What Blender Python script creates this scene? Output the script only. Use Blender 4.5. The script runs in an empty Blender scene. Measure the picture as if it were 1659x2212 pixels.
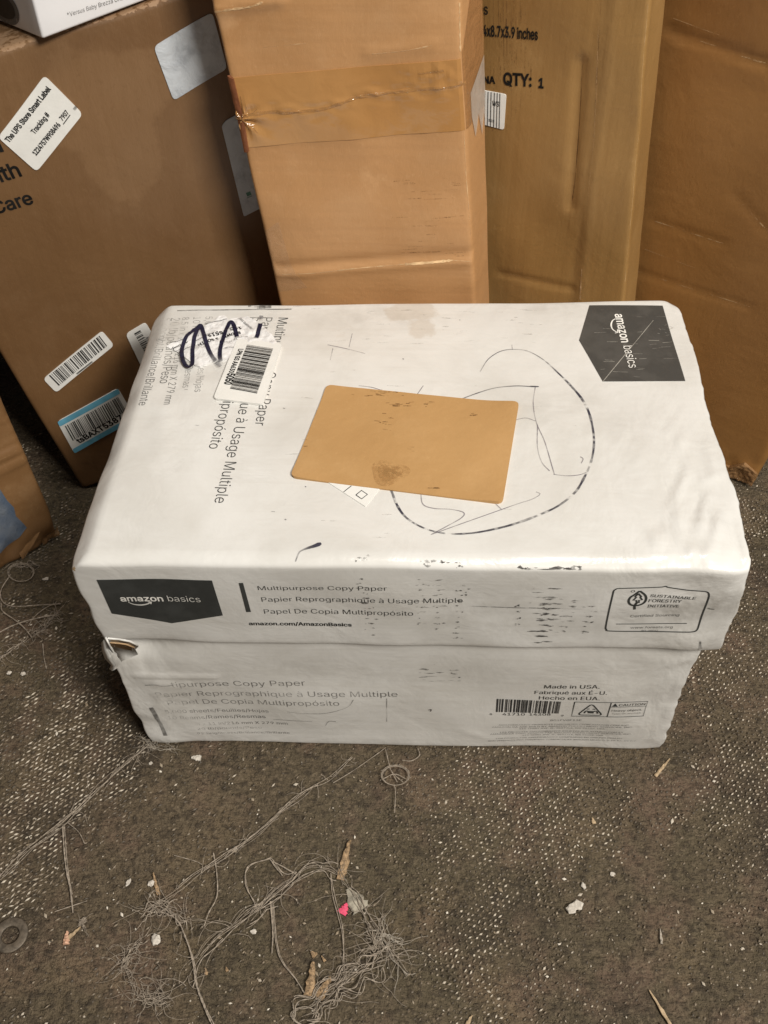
import bpy, bmesh, math, os, random
import numpy as np
from mathutils import Vector, Matrix

random.seed(7)
RNG = np.random.default_rng(7)
SC = bpy.context.scene
COL = SC.collection

# ------------------------------------------------------------------ camera
CAM = np.array([0.00308, -0.40956, 0.75043])
PITCH, YAW, ROLL = 0.830248, -0.043913, -0.022551
FPX, CX, CY = 2120.3, 829.5, 1106.0          # focal length and centre in survey units (1659 x 2212 frame)

def cam_axes():
    cp, sp = math.cos(PITCH), math.sin(PITCH)
    fwd = np.array([math.sin(YAW) * cp, math.cos(YAW) * cp, -sp])
    right = np.array([math.cos(YAW), -math.sin(YAW), 0.0])
    up = np.cross(right, fwd)
    c, s = math.cos(ROLL), math.sin(ROLL)
    return c * right + s * up, -s * right + c * up, fwd
RIGHT, UP, FWD = cam_axes()
cam = bpy.data.objects.new('camera', bpy.data.cameras.new('camera'))
COL.objects.link(cam)
m = Matrix.Identity(4)
for i in range(3):
    m[i][0], m[i][1], m[i][2], m[i][3] = RIGHT[i], UP[i], -FWD[i], CAM[i]
cam.matrix_world = m
cam.data.sensor_fit = 'VERTICAL'
cam.data.sensor_height = 36.0
cam.data.lens = FPX / 2212.0 * 36.0
cam.data.clip_start = 0.02
cam.data.clip_end = 60
SC.camera = cam

# ------------------------------------------------------------------ light
world = bpy.data.worlds.new('World')
SC.world = world
world.use_nodes = True
bg = world.node_tree.nodes['Background']
bg.inputs[0].default_value = (1.0, 0.93, 0.85, 1)
bg.inputs[1].default_value = 0.075

def area_lamp(name, loc, target, sx, sy, power, color):
    d = bpy.data.lights.new(name, 'AREA')
    d.shape = 'RECTANGLE'; d.size = sx; d.size_y = sy; d.energy = power; d.color = color
    o = bpy.data.objects.new(name, d); COL.objects.link(o)
    o.location = loc
    o.rotation_euler = (Vector(target) - Vector(loc)).to_track_quat('-Z', 'Y').to_euler()
    return o
area_lamp('ceiling_lamp', (1.2, -1.2, 2.1), (0.0, 0.12, 0.15), 0.8, 0.45, 76, (1.0, 0.955, 0.885))
area_lamp('ceiling_lamp', (0.35, 0.0, 2.6), (0.0, 0.15, 0.15), 0.8, 0.4, 17, (1.0, 0.955, 0.885))

SC.view_settings.view_transform = 'Standard'
SC.view_settings.look = 'None'
SC.view_settings.exposure = 0.0
SC.view_settings.gamma = 1.0
SC.view_settings.use_curve_mapping = False

# ------------------------------------------------------------------ survey helpers
def project(P):
    d = np.asarray(P) - CAM
    z = d @ FWD
    return np.stack([CX + FPX * (d @ RIGHT) / z, CY - FPX * (d @ UP) / z], -1)
def ray(px, py):
    return RIGHT * ((px - CX) / FPX) - UP * ((py - CY) / FPX) + FWD
def ground(px, py, z=0.0):
    d = ray(px, py)
    return CAM + d * ((z - CAM[2]) / d[2])
def hit(px, py, P, n):
    d = ray(px, py)
    return CAM + d * (((P - CAM) @ n) / (d @ n))
def axes(yaw, lean, roll):
    t, a, r = map(math.radians, (yaw, lean, roll))
    u = np.array([math.cos(t), math.sin(t), 0]); n = np.array([math.sin(t), -math.cos(t), 0]); k = np.array([0, 0, 1.0])
    w = math.cos(a) * k - math.sin(a) * n
    n2 = math.cos(a) * n + math.sin(a) * k
    return math.cos(r) * u + math.sin(r) * w, -math.sin(r) * u + math.cos(r) * w, n2

def wob(x, y, f, seed):
    """smooth pseudo noise in -1..1"""
    g = np.random.default_rng(seed)
    v = 0
    for k in range(5):
        a = g.uniform(0, 2 * math.pi); ff = f * g.uniform(0.6, 1.7); ph = g.uniform(0, 6.28)
        v = v + np.sin((x * math.cos(a) + y * math.sin(a)) * ff * 6.283 + ph + 1.3 * np.sin((x * math.sin(a) - y * math.cos(a)) * ff * 4.1 + ph * 2))
    return v / 3.2
def smooth(a, b, x):
    t = np.clip((x - a) / (b - a), 0, 1)
    return t * t * (3 - 2 * t)

# ------------------------------------------------------------------ scene helpers
def tag(o, label=None, cat=None, group=None, kind=None):
    if label: o['label'] = label
    if cat: o['category'] = cat
    if group: o['group'] = group
    if kind: o['kind'] = kind
    return o
def empty(name, loc):
    o = bpy.data.objects.new(name, None); COL.objects.link(o); o.location = loc
    o.empty_display_size = 0.05
    return o
def world_loc(o):
    p = np.zeros(3)
    while o is not None:
        p += np.array(o.location); o = o.parent
    return p
def mesh_obj(name, verts, faces, material, parent=None, attrs=None, smooth_shade=True, loc=None):
    """verts in world space; stored relative to the parent chain's location (or to loc)"""
    verts = np.asarray(verts, float)
    org = world_loc(parent) if parent is not None else (np.asarray(loc, float) if loc is not None else np.zeros(3))
    me = bpy.data.meshes.new(name)
    me.from_pydata((verts - org).tolist(), [], faces)
    if attrs:
        for k, v in attrs.items():
            v = np.asarray(v, np.float32)
            a = me.attributes.new(k, 'FLOAT', 'POINT')
            a.data.foreach_set('value', v)
    me.materials.append(material)
    if smooth_shade:
        me.polygons.foreach_set('use_smooth', [True] * len(me.polygons))
    me.update()
    o = bpy.data.objects.new(name, me); COL.objects.link(o)
    if parent is not None: o.parent = parent
    elif loc is not None: o.location = loc
    return o

# ------------------------------------------------------------------ node helpers
class G:
    def __init__(s, name):
        s.m = bpy.data.materials.new(name); s.m.use_nodes = True
        s.t = s.m.node_tree; s.t.nodes.clear()
        s.out = s.t.nodes.new('ShaderNodeOutputMaterial')
        s.b = s.t.nodes.new('ShaderNodeBsdfPrincipled')
        s.t.links.new(s.b.outputs[0], s.out.inputs[0])
        s.tc = s.t.nodes.new('ShaderNodeTexCoord').outputs['Object']
    def link(s, a, b): s.t.links.new(a, b)
    def put(s, sock, v):
        if hasattr(v, 'is_linked') or hasattr(v, 'links'): s.link(v, sock)
        else:
            if isinstance(v, tuple) and len(v) == 3 and sock.type == 'RGBA': v = (*v, 1)
            sock.default_value = v
    def mapping(s, scale=(1, 1, 1), rot=(0, 0, 0), loc=(0, 0, 0), src=None):
        n = s.t.nodes.new('ShaderNodeMapping'); s.link(src or s.tc, n.inputs[0])
        n.inputs['Scale'].default_value = scale; n.inputs['Rotation'].default_value = rot; n.inputs['Location'].default_value = loc
        return n.outputs[0]
    def noise(s, scale, detail=3, rough=0.55, vec=None, dist=0.0):
        n = s.t.nodes.new('ShaderNodeTexNoise'); s.link(vec or s.tc, n.inputs['Vector'])
        n.inputs['Scale'].default_value = scale; n.inputs['Detail'].default_value = detail
        n.inputs['Roughness'].default_value = rough; n.inputs['Distortion'].default_value = dist
        return n.outputs[0]
    def voronoi(s, scale, vec=None, out=0, feature='F1'):
        n = s.t.nodes.new('ShaderNodeTexVoronoi'); n.feature = feature
        s.link(vec or s.tc, n.inputs['Vector']); n.inputs['Scale'].default_value = scale
        return n.outputs[out]
    def ramp(s, v, lo, hi, a=0.0, b=1.0):
        n = s.t.nodes.new('ShaderNodeMapRange'); n.interpolation_type = 'SMOOTHSTEP'
        s.put(n.inputs[0], v)
        for i, x in enumerate((lo, hi, a, b)): n.inputs[i + 1].default_value = x
        return n.outputs[0]
    def math(s, op, a, b=0.0, c=0.0):
        n = s.t.nodes.new('ShaderNodeMath'); n.operation = op
        s.put(n.inputs[0], a); s.put(n.inputs[1], b); s.put(n.inputs[2], c)
        return n.outputs[0]
    def mix(s, f, a, b, mode='MIX'):
        n = s.t.nodes.new('ShaderNodeMix'); n.data_type = 'RGBA'; n.blend_type = mode
        s.put(n.inputs[0], f); s.put(n.inputs[6], a); s.put(n.inputs[7], b)
        return n.outputs[2]
    def attr(s, name):
        n = s.t.nodes.new('ShaderNodeAttribute'); n.attribute_name = name
        return n.outputs['Fac']
    def bump(s, h, strength, dist, normal=None):
        n = s.t.nodes.new('ShaderNodeBump'); s.put(n.inputs['Height'], h)
        n.inputs['Strength'].default_value = strength; n.inputs['Distance'].default_value = dist
        if normal is not None: s.link(normal, n.inputs['Normal'])
        return n.outputs[0]
    def set(s, **k):
        for a, v in k.items(): s.put(s.b.inputs[a.replace('_', ' ')], v)
    def alpha(s, fac):
        """fac 1 = ink, 0 = nothing"""
        tr = s.t.nodes.new('ShaderNodeBsdfTransparent'); mx = s.t.nodes.new('ShaderNodeMixShader')
        s.put(mx.inputs[0], fac); s.link(tr.outputs[0], mx.inputs[1]); s.link(s.b.outputs[0], mx.inputs[2])
        s.link(mx.outputs[0], s.out.inputs[0])

def m_white(name='coated_white_card', base=(0.735, 0.722, 0.690)):
    g = G(name)
    blot = g.noise(9, 6, 0.68, dist=0.5)
    streak = g.noise(1, 3, 0.6, g.mapping((5, 5, 170)))          # flute lines showing on upright walls
    streak2 = g.noise(1, 3, 0.6, g.mapping((5, 150, 5)))          # and on the top
    c = g.mix(g.ramp(blot, 0.35, 0.75), base, tuple(x * y for x, y in zip(base, (0.86, 0.85, 0.83))))
    s = g.math('MULTIPLY', g.ramp(g.math('MULTIPLY', streak, streak2), 0.27, 0.42), 0.16)
    c = g.mix(s, c, (0.55, 0.52, 0.46))
    fine = g.noise(260, 2, 0.7)
    sp = g.ramp(fine, 0.70, 0.80)
    c = g.mix(g.math('MULTIPLY', sp, g.math('MULTIPLY', g.ramp(g.noise(11, 2), 0.5, 0.7), 0.25)), c, (0.35, 0.32, 0.28))
    grime_shade = g.math('MULTIPLY', g.attr('grime_shade'), g.ramp(g.noise(34, 5, 0.7), 0.30, 0.75))
    c = g.mix(grime_shade, c, (0.30, 0.275, 0.235))
    st = g.ramp(g.math('ADD', g.attr('stain'), g.math('MULTIPLY', g.math('SUBTRACT', g.noise(40, 4, 0.7), 0.5), 0.9)), 0.45, 0.62)
    c = g.mix(g.math('MULTIPLY', st, 0.30), c, (0.43, 0.33, 0.22))
    board = g.ramp(g.math('ADD', g.attr('board'), g.math('MULTIPLY', g.math('SUBTRACT', g.noise(160, 4, 0.7), 0.5), 1.2)), 0.5, 0.6)
    c = g.mix(board, c, (0.42, 0.29, 0.16))
    crump = g.noise(26, 4, 0.6, dist=0.6)
    n1 = g.bump(g.math('ADD', g.math('MULTIPLY', streak, 0.4), g.math('MULTIPLY', streak2, 0.4)), 0.16, 0.002)
    n2 = g.bump(crump, 0.22, 0.004, n1)
    wr = g.math('MULTIPLY', g.attr('wrinkle'), g.noise(1, 3, 0.5, g.mapping((38, 20, 26), (0.3, 0.2, 0.5)), dist=0.5))
    n3 = g.bump(wr, 0.35, 0.006, n2)
    g.set(Base_Color=c, Roughness=g.ramp(blot, 0.3, 0.7, 0.36, 0.5), Normal=n3, Coat_Weight=0.5, Coat_Roughness=0.14, Specular_IOR_Level=0.4)
    g.link(n3, g.b.inputs['Coat Normal'])
    return g.m

def m_kraft(name, base, dark, light, rough=0.62, flute=(90, 90, 4), gloss=0.0, seed=0.0, patch=0.35):
    g = G(name)
    v = g.mapping(loc=(seed, seed * 1.7, seed * 0.6))
    big = g.noise(4.5, 4, 0.55, v)
    mid = g.noise(22, 5, 0.65, v)
    fib = g.noise(1, 4, 0.7, g.mapping((420, 420, 160), loc=(seed, 0, 0)))
    fl = g.noise(1, 2, 0.5, g.mapping(flute, loc=(seed, seed, 0)))
    c = g.mix(g.ramp(big, 0.32, 0.70), base, dark)
    c = g.mix(g.math('MULTIPLY', g.ramp(mid, 0.48, 0.72), patch), c, light)
    c = g.mix(g.math('MULTIPLY', g.ramp(fl, 0.5, 0.72), 0.16), c, dark)
    c = g.mix(g.math('MULTIPLY', g.ramp(fib, 0.55, 0.75), 0.35), c, dark)
    c = g.mix(g.math('MULTIPLY', g.ramp(fib, 0.42, 0.25), 0.22), c, light)
    st = g.ramp(g.math('ADD', g.attr('stain'), g.math('MULTIPLY', g.math('SUBTRACT', mid, 0.5), 0.9)), 0.42, 0.60)
    c = g.mix(g.math('MULTIPLY', st, 0.42), c, tuple(min(1, x * 1.18) for x in light))
    c = g.mix(g.math('MULTIPLY', g.attr('tint'), 0.5), c, tuple(min(1, x * 1.12) for x in light))
    gr = g.math('MULTIPLY', g.attr('grime_shade'), g.ramp(mid, 0.25, 0.7, 0.45, 1.0))
    c = g.mix(gr, c, tuple(x * 0.42 for x in dark))
    bd = g.ramp(g.math('ADD', g.attr('board'), g.math('MULTIPLY', g.math('SUBTRACT', g.noise(150, 4, 0.7), 0.5), 1.3)), 0.5, 0.62)
    c = g.mix(g.math('MULTIPLY', bd, 0.8), c, tuple(min(1, x * 1.5 + 0.05) for x in light))
    spk = g.noise(240, 3, 0.7, v)
    c = g.mix(g.math('MULTIPLY', g.ramp(spk, 0.58, 0.72), 0.30), c, light)
    c = g.mix(g.math('MULTIPLY', g.ramp(spk, 0.42, 0.30), 0.30), c, dark)
    n1 = g.bump(fib, 0.18, 0.0012)
    n2 = g.bump(fl, 0.25, 0.0022, n1)
    n3 = g.bump(g.noise(16, 4, 0.55, v, 0.5), 0.25, 0.006, n2)
    g.set(Base_Color=c, Roughness=g.math('ADD', rough, g.math('MULTIPLY', g.math('SUBTRACT', mid, 0.5), 0.2)), Normal=n3,
          Coat_Weight=gloss, Coat_Roughness=0.25)
    return g.m

def m_ink(name, col, worn=0.25, rough=0.5, scale=180):
    g = G(name)
    n = g.noise(scale, 4, 0.7)
    n2 = g.noise(45, 3, 0.6)
    f = g.math('MULTIPLY', g.ramp(n2, 0.35, 0.6, 1 - worn, 1.0), g.math('SUBTRACT', 1.0, g.math('MULTIPLY', g.ramp(n, 0.62, 0.75), worn)))
    fade = g.attr('fade')
    pat = g.ramp(g.math('ADD', g.math('MULTIPLY', n, 0.45), g.math('MULTIPLY', n2, 0.55)), 0.36, 0.64)
    keep = g.math('SUBTRACT', 1.0, g.math('MULTIPLY', fade, g.math('ADD', 0.70, g.math('MULTIPLY', g.math('SUBTRACT', 1.0, pat), 0.75))))
    keep = g.math('MAXIMUM', keep, 0.0)
    c = g.mix(g.ramp(n2, 0.3, 0.75), col, tuple(x * 1.35 + 0.008 for x in col))
    g.set(Base_Color=c, Roughness=rough, Specular_IOR_Level=0.2)
    g.alpha(g.math('MULTIPLY', f, keep))
    return g.m

def m_paper(name, col, crinkle=0.3, rough=0.45, dirt=0.12, dcol=(0.42, 0.40, 0.37)):
    g = G(name)
    n = g.noise(60, 5, 0.65)
    c = g.mix(g.math('MULTIPLY', g.ramp(n, 0.45, 0.75), dirt), col, dcol)
    nb = g.bump(g.noise(45, 4, 0.6, dist=0.8), crinkle, 0.003)
    g.set(Base_Color=c, Roughness=rough, Normal=nb)
    return g.m

def m_tape(name, col, alpha, rough=0.16, bump=0.4, scale=60):
    g = G(name)
    nb = g.bump(g.noise(scale, 4, 0.6, dist=1.0), bump, 0.003)
    g.set(Base_Color=col, Roughness=rough, Normal=nb, Specular_IOR_Level=0.6)
    g.alpha(g.ramp(g.noise(40, 3), 0.3, 0.7, alpha * 0.85, min(1, alpha * 1.12)))
    return g.m

def m_plain(name, col, rough=0.6, var=0.3, scale=300, bump=0.3, metallic=0.0):
    g = G(name)
    n = g.noise(scale, 4, 0.65)
    c = g.mix(g.ramp(n, 0.3, 0.7), tuple(x * (1 - var) for x in col), tuple(min(1, x * (1 + var)) for x in col))
    g.set(Base_Color=c, Roughness=rough, Metallic=metallic, Normal=g.bump(n, bump, 0.001))
    return g.m

M = {}
M['white'] = m_white()
M['white_low'] = m_white('coated_white_card_lower', (0.765, 0.75, 0.715))
M['ink_black'] = m_ink('printed_black', (0.02, 0.02, 0.02), 0.05)
M['ink_dense'] = m_ink('dense_black', (0.006, 0.0055, 0.005), 0.02, 0.6)
M['ink_badge'] = m_ink('printed_charcoal', (0.036, 0.038, 0.036), 0.10)
M['ink_badge_top'] = m_ink('printed_charcoal_rubbed', (0.058, 0.054, 0.048), 0.16)
M['ink_grey'] = m_ink('printed_grey', (0.11, 0.105, 0.10), 0.35)
M['ink_white'] = m_ink('printed_white', (0.75, 0.73, 0.68), 0.12)
M['ink_pale'] = m_ink('scratch_white', (0.34, 0.32, 0.28), 0.4)
M['ink_blue'] = m_ink('printed_blue', (0.13, 0.38, 0.52), 0.08)
M['ink_green'] = m_ink('printed_green', (0.10, 0.22, 0.17), 0.1)
M['pen'] = m_ink('ballpoint_pen', (0.035, 0.033, 0.05), 0.5, scale=260)
M['pencil'] = m_ink('faint_pen', (0.20, 0.18, 0.20), 0.6, scale=260)
M['marker'] = m_ink('felt_marker', (0.012, 0.011, 0.028), 0.03, 0.35)
M['scuff'] = m_ink('rubbed_dirt', (0.07, 0.065, 0.06), 0.6, 0.7, 240)
M['label'] = m_paper('label_paper', (0.80, 0.79, 0.75), 0.12)
M['label_cool'] = m_paper('label_paper_grey', (0.54, 0.57, 0.60), 0.9, 0.38, 0.8, (0.30, 0.32, 0.35))
M['receipt'] = m_paper('wrinkled_paper', (0.78, 0.77, 0.76), 0.9, 0.5, 0.2)
M['kraft_label'] = m_kraft('kraft_label', (0.50, 0.292, 0.115), (0.45, 0.255, 0.095), (0.55, 0.335, 0.145), 0.75, (60, 60, 60), 0, 3.3, 0.35)

def font_of(name):
    try:
        return bpy.data.fonts.load(os.path.join(bpy.utils.resource_path('LOCAL'), 'datafiles', 'fonts', name))
    except Exception:
        return None
SANS = font_of('Inter.woff2')

from mathutils.geometry import delaunay_2d_cdt
TSC = bpy.data.scenes.new('lettering_work')
_glyph_cache = {}
def text_mesh(s, weight=0.0, spacing=1.0):
    """triangulated glyph outlines (non-zero winding), unit em, baseline at 0; returns verts2d, faces, width"""
    key = (s, weight, spacing)
    if key in _glyph_cache: return _glyph_cache[key]
    cu = bpy.data.curves.new('t', 'FONT'); cu.body = s; cu.size = 1.0
    if SANS: cu.font = SANS
    cu.resolution_u = 3; cu.space_character = spacing; cu.fill_mode = 'NONE'
    o = bpy.data.objects.new('t', cu); TSC.collection.objects.link(o)
    vl = TSC.view_layers[0]; vl.update()
    me = bpy.data.meshes.new_from_object(o.evaluated_get(vl.depsgraph))
    P = np.array([v.co[:2] for v in me.vertices])
    nxt = {}
    for e in me.edges:
        i, j = e.vertices
        if j == i + 1: nxt[i] = j
        else: nxt[max(i, j)] = min(i, j)
    bpy.data.objects.remove(o); bpy.data.curves.remove(cu); bpy.data.meshes.remove(me)
    E_ = np.array(list(nxt.items()))
    if weight:                                                       # thicken or thin the strokes along the contour normals
        prv = {j: i for i, j in nxt.items()}
        ii = np.array([i for i in nxt if i in prv]); a_ = P[[prv[i] for i in ii]]; c_ = P[[nxt[i] for i in ii]]; b_ = P[ii]
        d1 = b_ - a_; d2 = c_ - b_
        d1 /= np.maximum(np.linalg.norm(d1, axis=1, keepdims=True), 1e-9); d2 /= np.maximum(np.linalg.norm(d2, axis=1, keepdims=True), 1e-9)
        n1 = np.stack([d1[:, 1], -d1[:, 0]], 1); n2 = np.stack([d2[:, 1], -d2[:, 0]], 1); nn = n1 + n2
        nn /= np.maximum(np.linalg.norm(nn, axis=1, keepdims=True), 1e-9)
        nn /= np.maximum((nn * n1).sum(1, keepdims=True), 0.5)
        A0, B0 = P[E_[:, 0]], P[E_[:, 1]]
        sign = 1.0 if (A0[:, 0] * B0[:, 1] - B0[:, 0] * A0[:, 1]).sum() > 0 else -1.0
        P = P.copy(); P[ii] = b_ + nn * weight * sign * (0.75 if weight > 0 else 1.0)
    r = delaunay_2d_cdt([Vector(p) for p in P.tolist()], E_.tolist(), [], 0, 1e-6)
    V = np.array([v[:2] for v in r[0]]); F = np.array([f for f in r[2] if len(f) == 3])
    cen = V[F].mean(1); A, B = P[E_[:, 0]], P[E_[:, 1]]
    wn = np.zeros(len(cen), int)
    for k in range(0, len(cen), 800):
        q = cen[k:k+800, None, :]
        cr = (B[None, :, 0] - A[None, :, 0]) * (q[..., 1] - A[None, :, 1]) - (q[..., 0] - A[None, :, 0]) * (B[None, :, 1] - A[None, :, 1])
        up = (A[None, :, 1] <= q[..., 1]) & (B[None, :, 1] > q[..., 1]) & (cr > 0)
        dn = (A[None, :, 1] > q[..., 1]) & (B[None, :, 1] <= q[..., 1]) & (cr < 0)
        wn[k:k+800] = up.sum(1) - dn.sum(1)
    F = [tuple(f) for f in F[wn != 0].tolist()]
    used = sorted({i for f in F for i in f}); mp = {i: k for k, i in enumerate(used)}
    V = V[used]; F = [tuple(mp[i] for i in f) for f in F]
    w = V[:, 0].max() - V[:, 0].min(); V[:, 0] -= V[:, 0].min()
    _glyph_cache[key] = (V, F, w)
    return _glyph_cache[key]

# ------------------------------------------------------------------ cartons
class Carton:
    """a box bent by its eight corners, with rounded worn edges; nominal coordinates are metres along its own edges"""
    def __init__(s, dims, corners, r=0.004, deform=None):
        s.d = np.array(dims, float); s.c = np.array(corners, float); s.r = r; s.deform = deform
    def warp(s, p, bent=True):
        q = p + s.deform(p) if s.deform and bent else p
        f = q / s.d
        x, y, z = f[:, 0:1], f[:, 1:2], f[:, 2:3]
        c = s.c
        return ((1-x)*(1-y)*(1-z)*c[0] + x*(1-y)*(1-z)*c[1] + (1-x)*y*(1-z)*c[2] + x*y*(1-z)*c[3]
                + (1-x)*(1-y)*z*c[4] + x*(1-y)*z*c[5] + (1-x)*y*z*c[6] + x*y*z*c[7])
    def rounded(s, p, off=0.0):
        q = np.clip(p, s.r, s.d - s.r)
        d = p - q
        L = np.linalg.norm(d, axis=1, keepdims=True); L[L == 0] = 1
        return q + d / L * (s.r + off)
    def nominal(s, face, a, b):
        a = np.asarray(a, float); b = np.asarray(b, float); z = np.zeros_like(a)
        if face == 'front': return np.stack([a, z, b], -1)
        if face == 'top': return np.stack([a, b, z + s.d[2]], -1)
        if face == 'right': return np.stack([z + s.d[0], a, b], -1)
        if face == 'left': return np.stack([z, a, b], -1)
    def on(s, face, a, b, off=0.0):
        off = np.asarray(off, float)
        if off.ndim: off = off[:, None]
        return s.warp(s.rounded(s.nominal(face, a, b), off))
    def pick(s, face, px, py):
        i, j = dict(front=(0, 2), top=(0, 1), right=(1, 2), left=(1, 2))[face]
        st = np.array([s.d[i] / 2, s.d[j] / 2])
        f = lambda v: project(s.warp(s.nominal(face, v[:1], v[1:]), False))[0]
        for _ in range(12):
            y0 = f(st); h = 1e-4
            J = np.stack([(f(st + [h, 0]) - y0) / h, (f(st + [0, h]) - y0) / h], 1)
            step = np.linalg.solve(J, np.array([px, py]) - y0)
            st = st + np.clip(step, -0.1, 0.1)
        return st
    def mesh(s, name, material, cell, parent=None, loc=None, paint=None, skip=()):
        verts, index, faces = [], {}, []
        def lines(L):
            n = max(2, int(round((L - 2 * s.r) / cell)))
            e = s.r * (1 - np.cos(np.linspace(0, math.pi / 2, 4)[:-1])) 
            e = s.r * np.array([0, 0.25, 0.6])
            return np.concatenate([e, np.linspace(s.r, L - s.r, n + 1), L - e[::-1]])
        ax = [lines(L) for L in s.d]
        def vid(p):
            k = (round(p[0] * 1e6), round(p[1] * 1e6), round(p[2] * 1e6))
            if k not in index:
                index[k] = len(verts); verts.append(p)
            return index[k]
        for fixed in range(3):
            i, j = [k for k in range(3) if k != fixed]
            for side in (0, 1):
                if (fixed, side) in skip: continue
                grid = []
                for a in ax[i]:
                    row = []
                    for b in ax[j]:
                        p = [0, 0, 0]; p[i] = a; p[j] = b; p[fixed] = s.d[fixed] * side
                        row.append(vid(p))
                    grid.append(row)
                flip = (side == 1) ^ (fixed == 1)
                for a in range(len(ax[i]) - 1):
                    for b in range(len(ax[j]) - 1):
                        q = (grid[a][b], grid[a+1][b], grid[a+1][b+1], grid[a][b+1])
                        faces.append(q if flip else q[::-1])
        p = np.array(verts)
        at = {'stain': np.zeros(len(p)), 'grime_shade': np.zeros(len(p)), 'board': np.zeros(len(p)), 'wrinkle': np.zeros(len(p)), 'tint': np.zeros(len(p))}
        if paint: at.update(paint(p))
        return mesh_obj(name, s.warp(s.rounded(p)), faces, material, parent, at, True, loc)

def frame_box(P, u, w, n, dims, s0=0.0, t0=0.0):
    a, b, c = dims
    return [P + u * (s0 + x * a) + w * (t0 + z * c) - n * (y * b) for z in (0, 1) for y in (0, 1) for x in (0, 1)]

# ------------------------------------------------------------------ flat things lying on a carton face
def spline(pts, n=10):
    p = np.array(pts, float)
    q = np.concatenate([[2 * p[0] - p[1]], p, [2 * p[-1] - p[-2]]])
    out = []
    for i in range(1, len(q) - 2):
        t = np.linspace(0, 1, n, endpoint=False)[:, None]
        a, b, c, d = q[i-1], q[i], q[i+1], q[i+2]
        out.append(0.5 * (2*b + (c-a)*t + (2*a-5*b+4*c-d)*t**2 + (3*b-a-3*c+d)*t**3))
    return np.concatenate(out + [p[-1:]])
def round_poly(pts, r, n=5):
    pts = [np.array(p, float) for p in pts]; out = []
    for i, p in enumerate(pts):
        a, b = pts[i-1] - p, pts[(i+1) % len(pts)] - p
        la, lb = np.linalg.norm(a), np.linalg.norm(b); rr = min(r, la * 0.45, lb * 0.45)
        A, B = p + a / la * rr, p + b / lb * rr
        for t in np.linspace(0, 1, n): out.append((1-t)**2 * A + 2*t*(1-t) * p + t*t * B)
    return out

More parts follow.
